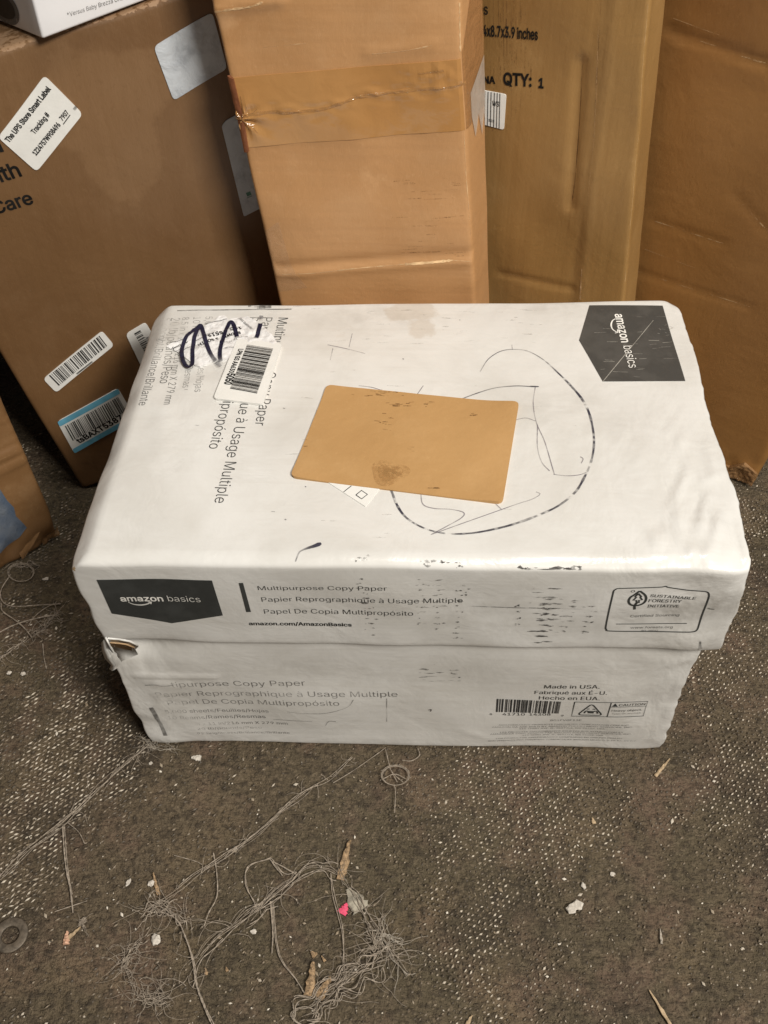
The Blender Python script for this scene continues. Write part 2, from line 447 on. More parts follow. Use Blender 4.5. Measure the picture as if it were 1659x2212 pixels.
class Sheet:
    def __init__(s, box, face): s.box, s.face, s.v, s.f, s.fade = box, face, [], [], []
    def px(s, x, y): return s.box.pick(s.face, x, y)
    def add(s, V, F, fade=0.0):
        o = len(s.v); s.v += [tuple(v) for v in V]; s.f += [tuple(i + o for i in f) for f in F]
        s.fade += list(np.broadcast_to(fade, (len(V),)))
    def text(s, string, A, B, height=1.0, weight=-0.012, fade=None, px=True, spacing=1.0, slant=0.0):
        if px: A, B = s.px(*A), s.px(*B)
        A, B = np.array(A), np.array(B)
        V, F, w = text_mesh(string, weight, spacing)
        L = np.linalg.norm(B - A); e1 = (B - A) / L; e2 = np.array([-e1[1], e1[0]]); k = L / w
        W = A + np.outer((V[:, 0] + slant * V[:, 1]) * k, e1) + np.outer(V[:, 1] * k * height, e2)
        fd = 0.0 if fade is None else np.array([fade(x) for x in V[:, 0] / w])
        s.add(W, F, fd)
    def poly(s, pts, fade=0.0): s.add(pts, [tuple(range(len(pts)))], fade)
    def poly_px(s, pts, r=0.0, fade=0.0):
        p = [s.px(*q) for q in pts]
        s.poly(round_poly(p, r) if r else p, fade)
    def stroke(s, pts, width, px=True, smooth_n=10, fade=0.0, taper=False, closed=False):
        p = np.array([s.px(*q) for q in pts]) if px else np.array(pts, float)
        if smooth_n: p = spline(p, smooth_n)
        d = np.gradient(p, axis=0); d /= np.maximum(np.linalg.norm(d, axis=1, keepdims=True), 1e-9)
        nrm = np.stack([-d[:, 1], d[:, 0]], 1)
        n = len(p); wd = np.broadcast_to(np.asarray(width, float), (n,)) if np.ndim(width) else np.full(n, width)
        if np.ndim(width) == 0 and taper: wd = wd * np.clip(np.minimum(np.arange(n), np.arange(n)[::-1]) / 4, 0.25, 1)
        V = np.concatenate([p + nrm * wd[:, None] / 2, p - nrm * wd[:, None] / 2])
        F = [(i, n + i, n + i + 1, i + 1) for i in range(n - 1)]
        fd = np.full(n, fade) if np.ndim(fade) == 0 else np.asarray(fade)[:n]
        s.add(V, F, np.concatenate([fd, fd]))
    def bars(s, a, b, c, d, widths, px=True, fade=0.0):
        """barcode filling quad a b c d; bars run from edge ab to edge dc"""
        if px: a, b, c, d = (s.px(*q) for q in (a, b, c, d))
        a, b, c, d = map(np.array, (a, b, c, d))
        tot = sum(widths); x = 0
        for i, w in enumerate(widths):
            if i % 2 == 0:
                u0, u1 = x / tot, (x + w) / tot
                s.add([a + (b-a)*u0, a + (b-a)*u1, d + (c-d)*u1, d + (c-d)*u0], [(0, 1, 2, 3)], fade)
            x += w
    def build(s, name, material, parent, off=0.0003, maxlen=0.006, rim=False, lift=None):
        bm = bmesh.new(); fl = bm.verts.layers.float.new('fade')
        vs = []
        for p, f in zip(s.v, s.fade):
            v = bm.verts.new((p[0], p[1], 0)); v[fl] = float(f); vs.append(v)
        for f in s.f:
            try: bm.faces.new([vs[i] for i in f])
            except ValueError: pass
        bmesh.ops.triangulate(bm, faces=bm.faces[:])
        for _ in range(6):
            lg = [e for e in bm.edges if e.calc_length() > maxlen]
            if not lg: break
            bmesh.ops.subdivide_edges(bm, edges=lg, cuts=1)
            bmesh.ops.triangulate(bm, faces=[f for f in bm.faces if len(f.verts) > 3])
        bmesh.ops.recalc_face_normals(bm, faces=bm.faces[:])
        bm.verts.ensure_lookup_table(); bm.verts.index_update()
        V = np.array([v.co[:2] for v in bm.verts]); F = [[v.index for v in f.verts] for f in bm.faces]
        fade = np.array([v[fl] for v in bm.verts])
        o = off + (lift(V) if lift else 0)
        W = s.box.on(s.face, V[:, 0], V[:, 1], o)
        # outward facing
        if F:
            a, b, c = (W[F[0][k]] for k in range(3))
            c0 = s.box.on(s.face, V[:1, 0], V[:1, 1], 0.0)[0]; c1 = s.box.on(s.face, V[:1, 0], V[:1, 1], 0.01)[0]
            if np.cross(b - a, c - a) @ (c1 - c0) < 0: F = [f[::-1] for f in F]
        if rim:
            k = len(W); be = [e for e in bm.edges if len(e.link_faces) == 1]
            idx = sorted({v.index for e in be for v in e.verts}); mp = {j: k + i for i, j in enumerate(idx)}
            W = np.concatenate([W, s.box.on(s.face, V[idx, 0], V[idx, 1], 0.00005)]); fade = np.concatenate([fade, fade[idx]])
            F += [[e.verts[0].index, e.verts[1].index, mp[e.verts[1].index], mp[e.verts[0].index]] for e in be]
        bm.free()
        return mesh_obj(name, W, F, material, parent, {'fade': fade}, False)

def barcode_widths(n, seed, thick=4):
    g = np.random.default_rng(seed)
    return [int(g.integers(1, thick)) for _ in range(n * 2 - 1)]

# ==================================================================== FLOOR
def floor_height(x, y):
    return -0.0012 + 0.0009 * wob(x, y, 9, 11) + 0.0007 * wob(x, y, 26, 12)
def build_floor():
    def ax(lo, hi, a, b, step):
        return np.concatenate([np.linspace(lo, a, 6)[:-1], np.arange(a, b, step), np.linspace(b, hi, 6)])
    X = ax(-2.2, 2.2, -0.62, 0.62, 0.006); Y = ax(-1.6, 2.2, -0.45, 0.50, 0.006)
    gx, gy = np.meshgrid(X, Y, indexing='ij')
    V = np.stack([gx.ravel(), gy.ravel(), np.minimum(floor_height(gx, gy), -0.0001).ravel()], 1)
    n = len(Y)
    F = [(i*n+j, (i+1)*n+j, (i+1)*n+j+1, i*n+j+1) for i in range(len(X)-1) for j in range(n-1)]
    g = G('matted_dirty_carpet')
    big = g.noise(3.2, 4, 0.6); mid = g.noise(14, 4, 0.6); fine = g.noise(330, 4, 0.75); spk = g.noise(140, 3, 0.7)
    c = g.mix(g.ramp(big, 0.35, 0.65), (0.125, 0.094, 0.060), (0.105, 0.084, 0.051))
    c = g.mix(g.math('MULTIPLY', g.ramp(mid, 0.48, 0.66), 0.75), c, (0.170, 0.112, 0.078))
    c = g.mix(g.math('MULTIPLY', g.ramp(g.noise(6, 4, 0.6, g.mapping(loc=(4, 2, 0))), 0.50, 0.66), 0.75), c, (0.046, 0.036, 0.026))
    c = g.mix(g.math('MULTIPLY', g.ramp(g.noise(9, 4, 0.6, g.mapping(loc=(1, 7, 0))), 0.52, 0.68), 0.6), c, (0.185, 0.135, 0.080))
    row = g.noise(1, 3, 0.6, g.mapping((120, 430, 1), (0, 0, math.radians(-42))))
    c = g.mix(g.math('MULTIPLY', g.ramp(row, 0.45, 0.70), 0.6), c, (0.040, 0.031, 0.022))
    c = g.mix(g.math('MULTIPLY', g.ramp(fine, 0.50, 0.66), 0.75), c, (0.195, 0.150, 0.098))
    c = g.mix(g.math('MULTIPLY', g.ramp(spk, 0.50, 0.64), 0.6), c, (0.040, 0.031, 0.022))
    n1 = g.bump(fine, 0.9, 0.0025); n2 = g.bump(spk, 0.9, 0.005, n1); n3 = g.bump(row, 0.5, 0.003, n2)
    g.set(Base_Color=c, Roughness=0.8, Normal=n3, Specular_IOR_Level=0.25)
    fl = mesh_obj('carpet_floor', V, F, g.m); tag(fl, 'worn dark brown carpet floor with frayed seams and litter', 'carpet', kind='structure')

    # worn backing loops that catch the light, in rows along the weave
    th = math.radians(42); e = np.array([math.cos(th), math.sin(th)]); f = np.array([-e[1], e[0]])
    ia, ja = np.meshgrid(np.arange(-220, 221), np.arange(-300, 301), indexing='ij')
    ia = ia.ravel(); ja = ja.ravel()
    p = np.outer(ia * 0.0049 + (ja % 2) * 0.00245, e) + np.outer(ja * 0.0036, f) + RNG.normal(0, 0.00035, (len(ia), 2))
    pr = project(np.concatenate([p, np.zeros((len(p), 1))], 1))
    ok = (pr[:, 0] > -220) & (pr[:, 0] < 1880) & (pr[:, 1] > 700) & (pr[:, 1] < 2400) & (p[:, 1] > -0.45)
    ok &= ~((np.abs(p[:, 0]) < 0.20) & (p[:, 1] > 0.012) & (p[:, 1] < 0.27))
    p = p[ok]; pr = pr[ok]
    patch = 0.42 + 0.36 * wob(p[:, 0], p[:, 1], 6, 21) + 0.42 * wob(p[:, 0], p[:, 1], 24, 22) + 0.16 * wob(p[:, 0], p[:, 1], 60, 23)
    def spot(x, y, r, k):
        c = ground(x, y)[:2]
        return k * np.exp(-((p - c) ** 2).sum(1) / r ** 2)
    patch += (spot(120, 1780, .075, .75) + spot(250, 1640, .06, .5) + spot(60, 1900, .05, .5) + spot(1640, 1720, .06, .8) + spot(1560, 1330, .09, .65)
              + spot(1120, 1690, .04, .45) + spot(1030, 1660, .04, .45) + spot(1010, 1860, .09, .35) + spot(1250, 1770, .05, .4) + spot(600, 1900, .04, .3)
              - spot(560, 1750, .10, .8) - spot(230, 2000, .11, .8) - spot(1480, 2080, .07, .7) - spot(700, 2050, .06, .5) - spot(1380, 1620, .06, .55) - spot(150, 1350, .06, .3) - spot(500, 2180, .12, .45))
    rnd = RNG.random(len(p))
    bright = rnd < 0.82 * smooth(0.60, 0.95, patch) + 0.008
    dull = (~bright) & (rnd < 0.80 * smooth(0.15, 0.75, patch) + 0.18)
    left = smooth(900, 300, pr[:, 0])
    V, F, A = [], [], []
    for mask, lo, hi in ((dull, 0.0, 0.55), (bright, 0.45, 1.0)):
        for c, lf in zip(p[mask], left[mask]):
            L = (0.0014 + 0.0007 * lf) * random.uniform(0.55, 1.4); Wd = random.uniform(0.0005, 0.00095); H = random.uniform(0.0006, 0.0015)
            a = th + random.gauss(0, 0.22); ca, sa = math.cos(a), math.sin(a)
            z = -0.0006; k = len(V)
            for dx, dy, dz in ((-L, 0, 0), (0, -Wd, 0), (L, 0, 0), (0, Wd, 0), (-L*.35, 0, H), (L*.35, 0, H*.9)):
                V.append((c[0] + dx*ca - dy*sa, c[1] + dx*sa + dy*ca, z + dz))
            F += [(k, k+1, k+4), (k+1, k+5, k+4), (k+1, k+2, k+5), (k+2, k+3, k+5), (k+3, k+4, k+5), (k+3, k, k+4)]
            A += [random.uniform(lo, hi) ** 1.3] * 6
    g = G('worn_carpet_loops')
    at = g.attr('tone')
    c = g.mix(g.ramp(at, 0.0, 0.5), (0.07, 0.054, 0.036), (0.23, 0.18, 0.125))
    c = g.mix(g.ramp(at, 0.45, 0.95), c, (0.56, 0.49, 0.39))
    g.set(Base_Color=c, Roughness=0.5)
    o = mesh_obj('worn_carpet_loops', V, F, g.m, attrs={'tone': A}, smooth_shade=True)
    tag(o, 'pale worn loops of carpet backing showing in diagonal rows', 'carpet loops', kind='stuff')
build_floor()

# ==================================================================== BACKGROUND CARTONS
def crease(p, a, b, p0, p1, depth, width):
    """groove or ridge along a line p0-p1 in the plane of coordinates a,b"""
    q = np.stack([p[:, a], p[:, b]], 1); p0, p1 = np.array(p0), np.array(p1)
    d = p1 - p0; L = np.linalg.norm(d); d = d / L
    t = np.clip((q - p0) @ d, 0, L); dist = np.linalg.norm(q - p0 - np.outer(t, d), axis=1)
    return depth * np.exp(-(dist / width) ** 2)

def sharp_fold(p, a, b, p0, p1, height, width):
    """sharp fold that fades out towards its ends"""
    q = np.stack([p[:, a], p[:, b]], 1); p0, p1 = np.array(p0), np.array(p1)
    d = p1 - p0; L = np.linalg.norm(d); d = d / L
    t = np.clip((q - p0) @ d, 0, L); dist = np.linalg.norm(q - p0 - np.outer(t, d), axis=1)
    return height * np.exp(-dist / width) * (0.35 + 0.65 * np.sin(math.pi * t / L))

# ---- big brown carton at the left, tipped back onto one corner
Lp = ground(178, 1058); Lp[2] = 0.0
Lu, Lw, Ln = axes(15.5, 2.5, 10)
Ld = (0.30, 0.30, 0.4306)
def L_def(p):
    o = np.zeros_like(p)
    o[:, 1] = 0.0014 * wob(p[:, 0], p[:, 2], 5, 31) * smooth(0.1, 0, p[:, 1])
    o[:, 2] = 0.0010 * wob(p[:, 0], p[:, 1], 6, 32)
    return o
LB = Carton(Ld, frame_box(Lp, Lu, Lw, Ln, Ld), 0.005, L_def)
def L_paint(p):
    x, z = p[:, 0], p[:, 2]
    f = smooth(0.02, 0.0, p[:, 1])
    e = lambda cx, cz, rx, rz: np.exp(-(((x - cx) / rx) ** 2 + ((z - cz) / rz) ** 2))
    c1, c2, c3 = LB.pick('front', 200, 225), LB.pick('front', 255, 320), LB.pick('front', 280, 180)
    st = np.maximum.reduce([e(c1[0], c1[1], .05, .045), e(c2[0], c2[1], .034, .05), 0.8 * e(c3[0], c3[1], .06, .03)]) * 1.2
    return {'stain': st * f, 'board': 0.62 * np.exp(-((z - Ld[2]) / 0.004) ** 2) * smooth(0.15, 0.0, p[:, 1])}
brown_box = empty('brown_carton', Lp)
tag(brown_box, 'big brown carton tipped at the left, with barcode stickers and a tracking label', 'box', 'brown cartons behind the white box')
M['kraft_L'] = m_kraft('brown_board_dull', (0.185, 0.098, 0.040), (0.145, 0.072, 0.027), (0.215, 0.122, 0.056), 0.50, (90, 90, 4), 0.12, 1.1, 0.3)
LB.mesh('body', M['kraft_L'], 0.007, brown_box, paint=L_paint)

def zmap(x0, y0, w, px=1659):
    k = w / 1659.0 / 1.82278
    return lambda x, y: (x0 / 1.82278 + x * k, y0 / 1.82278 + y * k)
Z1 = zmap(0, 0, 1100); Z4 = zmap(0, 1000, 1100); Z14 = lambda x, y: (x * 0.24807, 768 + y * 0.24807)
def zs(z, pts): return [z(*p) for p in pts]

t = Sheet(LB, 'front')
t.text('With', Z1(-116, 1112), Z1(131, 1036), 1.0, 0.025)
t.text('Care', Z1(-27, 1270), Z1(203, 1200), 1.0, 0.025)
t.text('d', Z1(-66, 915), Z1(22, 888), 1.0, 0.020)
t.build('lettering', M['ink_dense'], brown_box, 0.0004)

t = Sheet(LB, 'front'); t.poly_px(zs(Z1, [(265, 452), (494, 682), (216, 1012), (-14, 806)]), 0.004)
lab = t.build('tracking_label', M['label'], brown_box, 0.0010, rim=True)
lab['label'] = 'white label printed with a tracking number'
t = Sheet(LB, 'front')
t.text('The UPS Store Smart Label', Z1(52, 838), Z1(305, 532), 1.3, 0.040)
t.text('Tracking #', Z1(205, 792), Z1(298, 682), 1.35, 0.032)
t.text('1Z24757W908496', Z1(213, 916), Z1(362, 742), 1.5, 0.042)
t.text('7907', Z1(372, 718), Z1(412, 672), 1.4, 0.04)
t.stroke(zs(Z1, [(376, 738), (418, 684)]), 0.0007, smooth_n=0)
t.stroke(zs(Z1, [(440, 655), (458, 634)]), 0.0022, smooth_n=0, fade=0.55)
t.build('lettering', M['ink_dense'], lab, 0.0013)

t = Sheet(LB, 'front'); t.poly_px(zs(Z1, [(912, 275), (1262, 75), (1350, 412), (1030, 592)]), 0.004)
sl = t.build('silver_sticker', M['label_cool'], brown_box, 0.0009, rim=True); sl['label'] = 'blank silvery grey sticker'

t = Sheet(LB, 'front'); t.poly_px(zs(Z1, [(1318, 755), (1345, 720), (1480, 650), (1585, 1225), (1450, 1292)]), 0.002)
sw = t.build('white_sticker', M['label_cool'], brown_box, 0.0009, rim=True)
t = Sheet(LB, 'front')
t.stroke(zs(Z1, [(1466, 1162), (1492, 1152)]), 0.0035, smooth_n=0); t.stroke(zs(Z1, [(1468, 1182), (1500, 1168)]), 0.0006, smooth_n=0)
t.build('printed_mark', M['ink_green'], sw, 0.0012)

t = Sheet(LB, 'front'); t.poly_px(zs(Z4, [(256, 738), (604, 452), (676, 538), (334, 816)]), 0.004)
bl = t.build('barcode_label', M['label'], brown_box, 0.0009, rim=True)
t = Sheet(LB, 'front')
t.bars(Z4(290, 716), Z4(588, 478), Z4(635, 540), Z4(350, 775), barcode_widths(34, 5), fade=0.12)
t.stroke(zs(Z4, [(455, 706), (548, 632)]), 0.0016, smooth_n=0, fade=0.45)
t.build('barcode', M['ink_dense'], bl, 0.0012)

t = Sheet(LB, 'front'); t.poly_px(zs(Z4, [(745, 472), (864, 404), (985, 610), (850, 690)]), 0.004)
bl2 = t.build('barcode_label', M['label'], brown_box, 0.0009, rim=True)
t = Sheet(LB, 'front')
t.bars(Z4(795, 468), Z4(905, 660), Z4(945, 640), Z4(832, 448), barcode_widths(20, 8), fade=0.1)
t.text('X00', Z4(862, 492), Z4(885, 530), 1.0, 0.012)
t.build('barcode', M['ink_black'], bl2, 0.0012)

q = [(495, 565), (1025, 275), (1180, 545), (648, 850)]
t = Sheet(LB, 'front'); t.poly_px(zs(Z14, q), 0.005)
bl3 = t.build('barcode_label', M['label'], brown_box, 0.0009, rim=True); bl3['label'] = 'barcode label with two blue stripes'
t = Sheet(LB, 'front')
a, b, c, d = (t.px(*Z14(*k)) for k in q)
lp = lambda f, g: (a + (b - a) * f) * (1 - g) + (d + (c - d) * f) * g
t.poly(round_poly([lp(.004, .004), lp(.996, .004), lp(.996, .15), lp(.004, .15)], 0.002))
t.poly(round_poly([lp(.004, .86), lp(.996, .86), lp(.996, .996), lp(.004, .996)], 0.002))
t.build('blue_stripes', M['ink_blue'], bl3, 0.0012)
t = Sheet(LB, 'front')
t.bars(lp(.07, .2), lp(.94, .2), lp(.94, .66), lp(.07, .66), barcode_widths(38, 15), px=False, fade=0.1)
t.text('tsBAXT5387', lp(.13, .81), lp(.86, .81), 0.95, 0.04, px=False)
t.build('lettering', M['ink_dense'], bl3, 0.0012)

# ---- carton added behind the left gap to keep it dark
Ku, Kw, Kn = axes(20, 0, 0); Kd = (0.26, 0.25, 0.46); Kp = np.array([-0.485, 0.46, 0.0])
blocker_box = empty('gap_darkening_carton', Kp - Ku * 0.13)
tag(blocker_box, 'brown carton added to block light from the gap between the two left cartons', 'box', 'brown cartons behind the white box')
Carton(Kd, frame_box(Kp - Ku * Kd[0], Ku, Kw, Kn, Kd), 0.005, None).mesh('body', M['kraft_L'], 0.02, blocker_box)

# ---- white product box on top of it
g_ = math.radians(11)
Wu = math.cos(g_) * Lu - math.sin(g_) * Ln; Wn = math.cos(g_) * Ln + math.sin(g_) * Lu
Wd_ = (0.27, 0.17, 0.20)
Wp = Lp + Lu * 0.157 + Lw * (Ld[2] + 0.0025) + Ln * 0.012
h_ = math.radians(27); We = -(math.cos(h_) * Ln + math.sin(h_) * Lu)          # its end panel is pushed out of square
WB = Carton(Wd_, [Wp + Wu * x * Wd_[0] + We * y * Wd_[1] + np.array([0, 0, 1.0]) * z * Wd_[2] for z in (0, 1) for y in (0, 1) for x in (0, 1)], 0.002, None)
white_box = empty('product_box', Wp)
tag(white_box, 'glossy white product box standing on the big brown carton', 'box')
g = G('glossy_white_card'); g.set(Base_Color=g.mix(g.ramp(g.noise(9, 3), .4, .7), (0.80, 0.79, 0.80), (0.76, 0.75, 0.755)), Roughness=0.35, Normal=g.bump(g.noise(18, 3), 0.12, 0.004)); M['glossy'] = g.m
WB.mesh('body', M['glossy'], 0.012, white_box)
t = Sheet(WB, 'front')
t.text('*Versus Baby Brezza One Step', Z1(400, 101), Z1(795, -22), 1.15, 0.002)
t.build('lettering', M['ink_grey'], white_box, 0.0004)
t = Sheet(WB, 'left')
try:
    cc = t.px(*Z1(15, 30))
    el = lambda rx, ry, n=40: [cc + np.array([rx * math.cos(k * 2 * math.pi / n), ry * math.sin(k * 2 * math.pi / n)]) for k in range(n)]
    t.poly(el(.030, .014)); t.build('printed_picture', M['ink_grey'], white_box, 0.0004)
    t = Sheet(WB, 'left'); t.poly(el(.023, .0095)); t.build('printed_picture', M['ink_black'], white_box, 0.0006)
except Exception as ex:
    print('picture skipped', ex)

# ---- narrow upright carton in the middle, leaning left
Cp = np.array([0, 0.30, 0.0]); Cu, Cw, Cn = axes(-2.5, 2.5, 6)
def line_at_z(A, B, z): return A + (B - A) * ((z - A[2]) / (B[2] - A[2]))
fl = [hit(601.6, 651, Cp, Cn), hit(456.8, 0, Cp, Cn)]; fr = [hit(1026, 651, Cp, Cn), hit(992.5, 0, Cp, Cn)]
Cb = Cp - Cn * 0.052
br = [hit(1059, 651, Cb, Cn), hit(1045, 0, Cb, Cn)]
lo = [line_at_z(*fl, 0.0), line_at_z(*fr, 0.0), None, line_at_z(*br, 0.0)]; hi = [line_at_z(*fl, 0.58), line_at_z(*fr, 0.58), None, line_at_z(*br, 0.58)]
lo[2] = lo[0] - Cn * 0.045 + Cu * 0.004; hi[2] = hi[0] - Cn * 0.045 + Cu * 0.004
Cd = (0.182, 0.055, 0.59)
CB0 = Carton(Cd, lo + hi, 0.004, None)
ZC = zmap(800, 0, 1200)
cr1 = (CB0.pick('front', *ZC(420, 1492)), CB0.pick('front', *ZC(1472, 1415)))
cr2 = (CB0.pick('front', *ZC(30, 62)), CB0.pick('front', *ZC(420, 0)))
cr3 = (CB0.pick('front', *ZC(900, 290)), CB0.pick('front', *ZC(1260, 240)))
def C_def(p):
    o = np.zeros_like(p); f = smooth(0.03, 0.0, p[:, 1])
    o[:, 1] = f * (0.0016 * wob(p[:, 0], p[:, 2], 7, 41) + crease(p, 0, 2, *cr1, -0.0022, 0.004) + crease(p, 0, 2, cr1[0] + [0, .006], cr1[1] + [0, .006], 0.0022, 0.005)
                   + crease(p, 0, 2, *cr2, -0.003, 0.004) + crease(p, 0, 2, *cr3, -0.0012, 0.004))
    o[:, 0] = 0.0005 * wob(p[:, 2], p[:, 1], 9, 42) * smooth(0.02, 0.0, np.minimum(p[:, 0], Cd[0] - p[:, 0]))
    return o
CB = Carton(Cd, lo + hi, 0.004, C_def)
def C_paint(p):
    f = smooth(0.01, 0.0, p[:, 1])
    lt = 0.0
    edge = np.exp(-((p[:, 0] - Cd[0]) / 0.003) ** 2) * np.exp(-((p[:, 1] - Cd[1]) / 0.004) ** 2) * 0.75 * smooth(0.42, 0.38, p[:, 2])
    eL = np.exp(-(p[:, 0] / 0.004) ** 2) * np.exp(-(p[:, 1] / 0.004) ** 2) * 0.42
    c1 = CB0.pick('front', *ZC(390, 1280)); c2 = CB0.pick('front', *ZC(130, 110)); c3 = CB0.pick('front', *ZC(960, 950))
    e = lambda c, rx, rz: np.exp(-(((p[:, 0] - c[0]) / rx) ** 2 + ((p[:, 2] - c[1]) / rz) ** 2)) * f
    return {'board': lt + edge + eL, 'stain': np.maximum.reduce([0.62 * e(c1, .012, .022), 0.6 * e(c2, .02, .012), 0.5 * e(c3, .04, .03)]),
            'grime_shade': 0.25 * smooth(0.26, 0.2, p[:, 2]) * f}  # front gets darker towards the bottom
mid_box = empty('taped_carton', (lo[0] + lo[1]) / 2)
tag(mid_box, 'tall orange tan carton leaning left with a band of shiny packing tape', 'box', 'brown cartons behind the white box')
M['kraft_C'] = m_kraft('orange_tan_board', (0.50, 0.272, 0.118), (0.45, 0.235, 0.094), (0.55, 0.325, 0.16), 0.55, (4, 4, 90), 0.10, 2.2, 0.3)
CB.mesh('body', M['kraft_C'], 0.0034, mid_box, paint=C_paint)
M['worn_pale'] = m_ink('worn_board_paper', (0.60, 0.41, 0.22), 0.5, 0.8, 260)
M['flute_shade_dark'] = m_ink('flute_shade_board', (0.17, 0.085, 0.03), 0.5, 0.8, 260)
def worn_and_shade_lines(box, face, pales, darks, parent):
    for nm, mt_, L_ in (('worn_crease', 'worn_pale', pales), ('flute_shade_lines', 'flute_shade_dark', darks)):
        if not L_: continue
        t = Sheet(box, face)
        for pts, w_, fd_ in L_:
            n_ = (len(pts) - 1) * 10 + 1
            t.stroke(pts, w_ * RNG.uniform(.4, 1.3, n_), px=False, smooth_n=10, fade=np.clip(fd_ + RNG.normal(0, .16, n_), 0, .95))
        t.build(nm, M[mt_], parent, 0.0003, 0.004)
pk = lambda *k: CB0.pick('front', *ZC(*k))
pal = [([pk(640, 1478), pk(920, 1452), pk(1140, 1432)], .0010, .35), ([pk(1100, 1437), pk(1250, 1424), pk(1360, 1413)], .0022, .10), ([pk(430, 1490), pk(640, 1478)], .0008, .6), ([pk(1360, 1413), pk(1468, 1416)], .0006, .6),
       ([pk(52, 62), pk(140, 46), pk(260, 30), pk(330, 4)], .0016, .25), ([pk(920, 292), pk(1100, 272), pk(1250, 240)], .0009, .5), ([pk(320, 262), pk(560, 235)], .0007, .65), ([pk(1400, 20), pk(1402, 150), pk(1406, 280)], .0022, .3),
       ([pk(1420, 720), pk(1436, 1000), pk(1462, 1300)], .0009, .5), ([pk(225, 820), pk(300, 1180), pk(390, 1560)], .0016, .5)]
drk = []
for _ in range(46):
    x = random.gauss(1260, 130); y = random.choice((random.uniform(960, 1110), random.uniform(1110, 1400))); L_ = random.uniform(20, 120)
    if x + L_ > 1440: continue
    drk.append(([pk(x, y), pk(x + L_ / 2, y - L_ * .035), pk(x + L_, y - L_ * .07)], random.uniform(.0003, .0006), random.uniform(.68, .88)))
for k in range(5):
    drk.append(([pk(78 + k * 4, 250 + k * 36), pk(110 + k * 4, 262 + k * 34)], .0009, .2))
worn_and_shade_lines(CB, 'front', pal, drk, mid_box)
# tape band over the face
g = G('brown_packing_tape')
g.set(Base_Color=g.mix(g.ramp(g.noise(12, 3), .35, .7), (0.42, 0.212, 0.072), (0.465, 0.245, 0.090)), Roughness=0.13, Specular_IOR_Level=0.6,
      Normal=g.bump(g.noise(50, 3, dist=0.6), 0.18, 0.003)); M['tape_C'] = g.m
t = Sheet(CB, 'front')
tl, tr_, br_, bl_ = (CB0.pick('front', *ZC(*k)) for k in ((118, 424), (1398, 318), (1434, 706), (205, 802)))
tl[0] = bl_[0] = 0.0012; tr_[0] = br_[0] = Cd[0] - 0.001
t.poly([tl, tr_, br_, bl_])
ridge = np.array([CB0.pick('front', *ZC(*k)) for k in ((165, 622), (400, 606), (650, 590), (860, 520), (1100, 492), (1300, 472), (1445, 450))])
def ridge_lift(V):
    y = np.interp(V[:, 0], ridge[:, 0], ridge[:, 1]); d = V[:, 1] - y
    jit = 0.5 + 0.5 * wob(V[:, 0], V[:, 1], 60, 51)
    l = 0.0007 * np.exp(-(np.abs(d) / 0.0018)) * (0.25 + 1.0 * jit) + 0.0006 * np.exp(-(d / .008) ** 2) * wob(V[:, 0] * .5, V[:, 1], 90, 54)
    c = ZC(215, 640); c = CB0.pick('front', *c)
    r = np.linalg.norm((V - c) / [1.0, 1.0], axis=1)
    ang = np.arctan2(V[:, 1] - c[1], V[:, 0] - c[0])
    l = l + 0.0030 * np.exp(-(r / 0.017) ** 2) * (0.5 + 0.5 * np.sin(ang * 6 + 1.0))
    c = CB0.pick('front', *ZC(1300, 395)); r = np.linalg.norm((V - c) / [2.0, 0.7], axis=1)
    return l + 0.0010 * np.exp(-(r / 0.012) ** 2) * (0.5 + 0.5 * wob(V[:, 0], V[:, 1], 70, 52)) + 0.0003 * wob(V[:, 0], V[:, 1], 25, 53) + 0.0003
t.build('packing_tape', M['tape_C'], mid_box, 0.0004, 0.0016, rim=True, lift=ridge_lift)
g = G('crinkled_tape'); g.set(Base_Color=(0.46, 0.24, 0.088), Roughness=0.09, Specular_IOR_Level=0.9, Normal=g.bump(g.noise(420, 3, dist=1.5), 0.5, 0.001)); g.alpha(0.6); M['crinkle'] = g.m
t = Sheet(CB, 'front')
up_ = [q + np.array([0, .0006 + .0012 * RNG.random()]) for q in spline(ridge, 5)]; dn_ = [q - np.array([0, .0006 + .0010 * RNG.random()]) for q in spline(ridge, 5)]
t.poly(up_ + dn_[::-1])
c_ = CB0.pick('front', *ZC(220, 640))
for k in range(7):
    a_ = -1.3 + 2.6 * k / 6 + RNG.uniform(-.15, .15); L_ = RNG.uniform(.008, .017)
    t.stroke([c_ - [.008, 0], c_ + L_ * .5 * np.array([math.cos(a_), math.sin(a_)]), c_ + L_ * np.array([math.cos(a_), math.sin(a_) * 1.2])], np.linspace(.0022, .0006, 21), px=False)
c_ = CB0.pick('front', *ZC(1230, 390)); t.stroke([c_ - [.008, .001], c_, c_ + [.012, .002]], np.linspace(.0008, .0020, 21), px=False)
t.build('tape_wrinkles', M['crinkle'], mid_box, 0.0006, 0.0011, lift=lambda V: ridge_lift(V) + 0.0006 * (1 + wob(V[:, 0] * .45, V[:, 1], 170, 55)) * smooth(-.3, .5, wob(V[:, 0], V[:, 1] * .2, 26, 56)))
t = Sheet(CB, 'front'); t.poly([(0.0, tl[1] + .002), (0.0042, tl[1]), (0.0050, bl_[1] + .02), (0.0036, bl_[1] - .003), (0.0, bl_[1] - .004)])
M['tape_fold'] = m_plain('dark_tape_fold', (0.20, 0.075, 0.035), .25, .3, 60, .5)
t.build('tape_fold', M['tape_fold'], mid_box, 0.0026, 0.003, rim=True)
t = Sheet(CB, 'right')
y0, y1 = 0.001, Cd[1] - 0.002
t.poly([(y0, br_[1]), (y1, br_[1] - .002), (y1, tr_[1] + .06), (y1 * .6, tr_[1] + .05), (y0, tr_[1] + 0.005)])
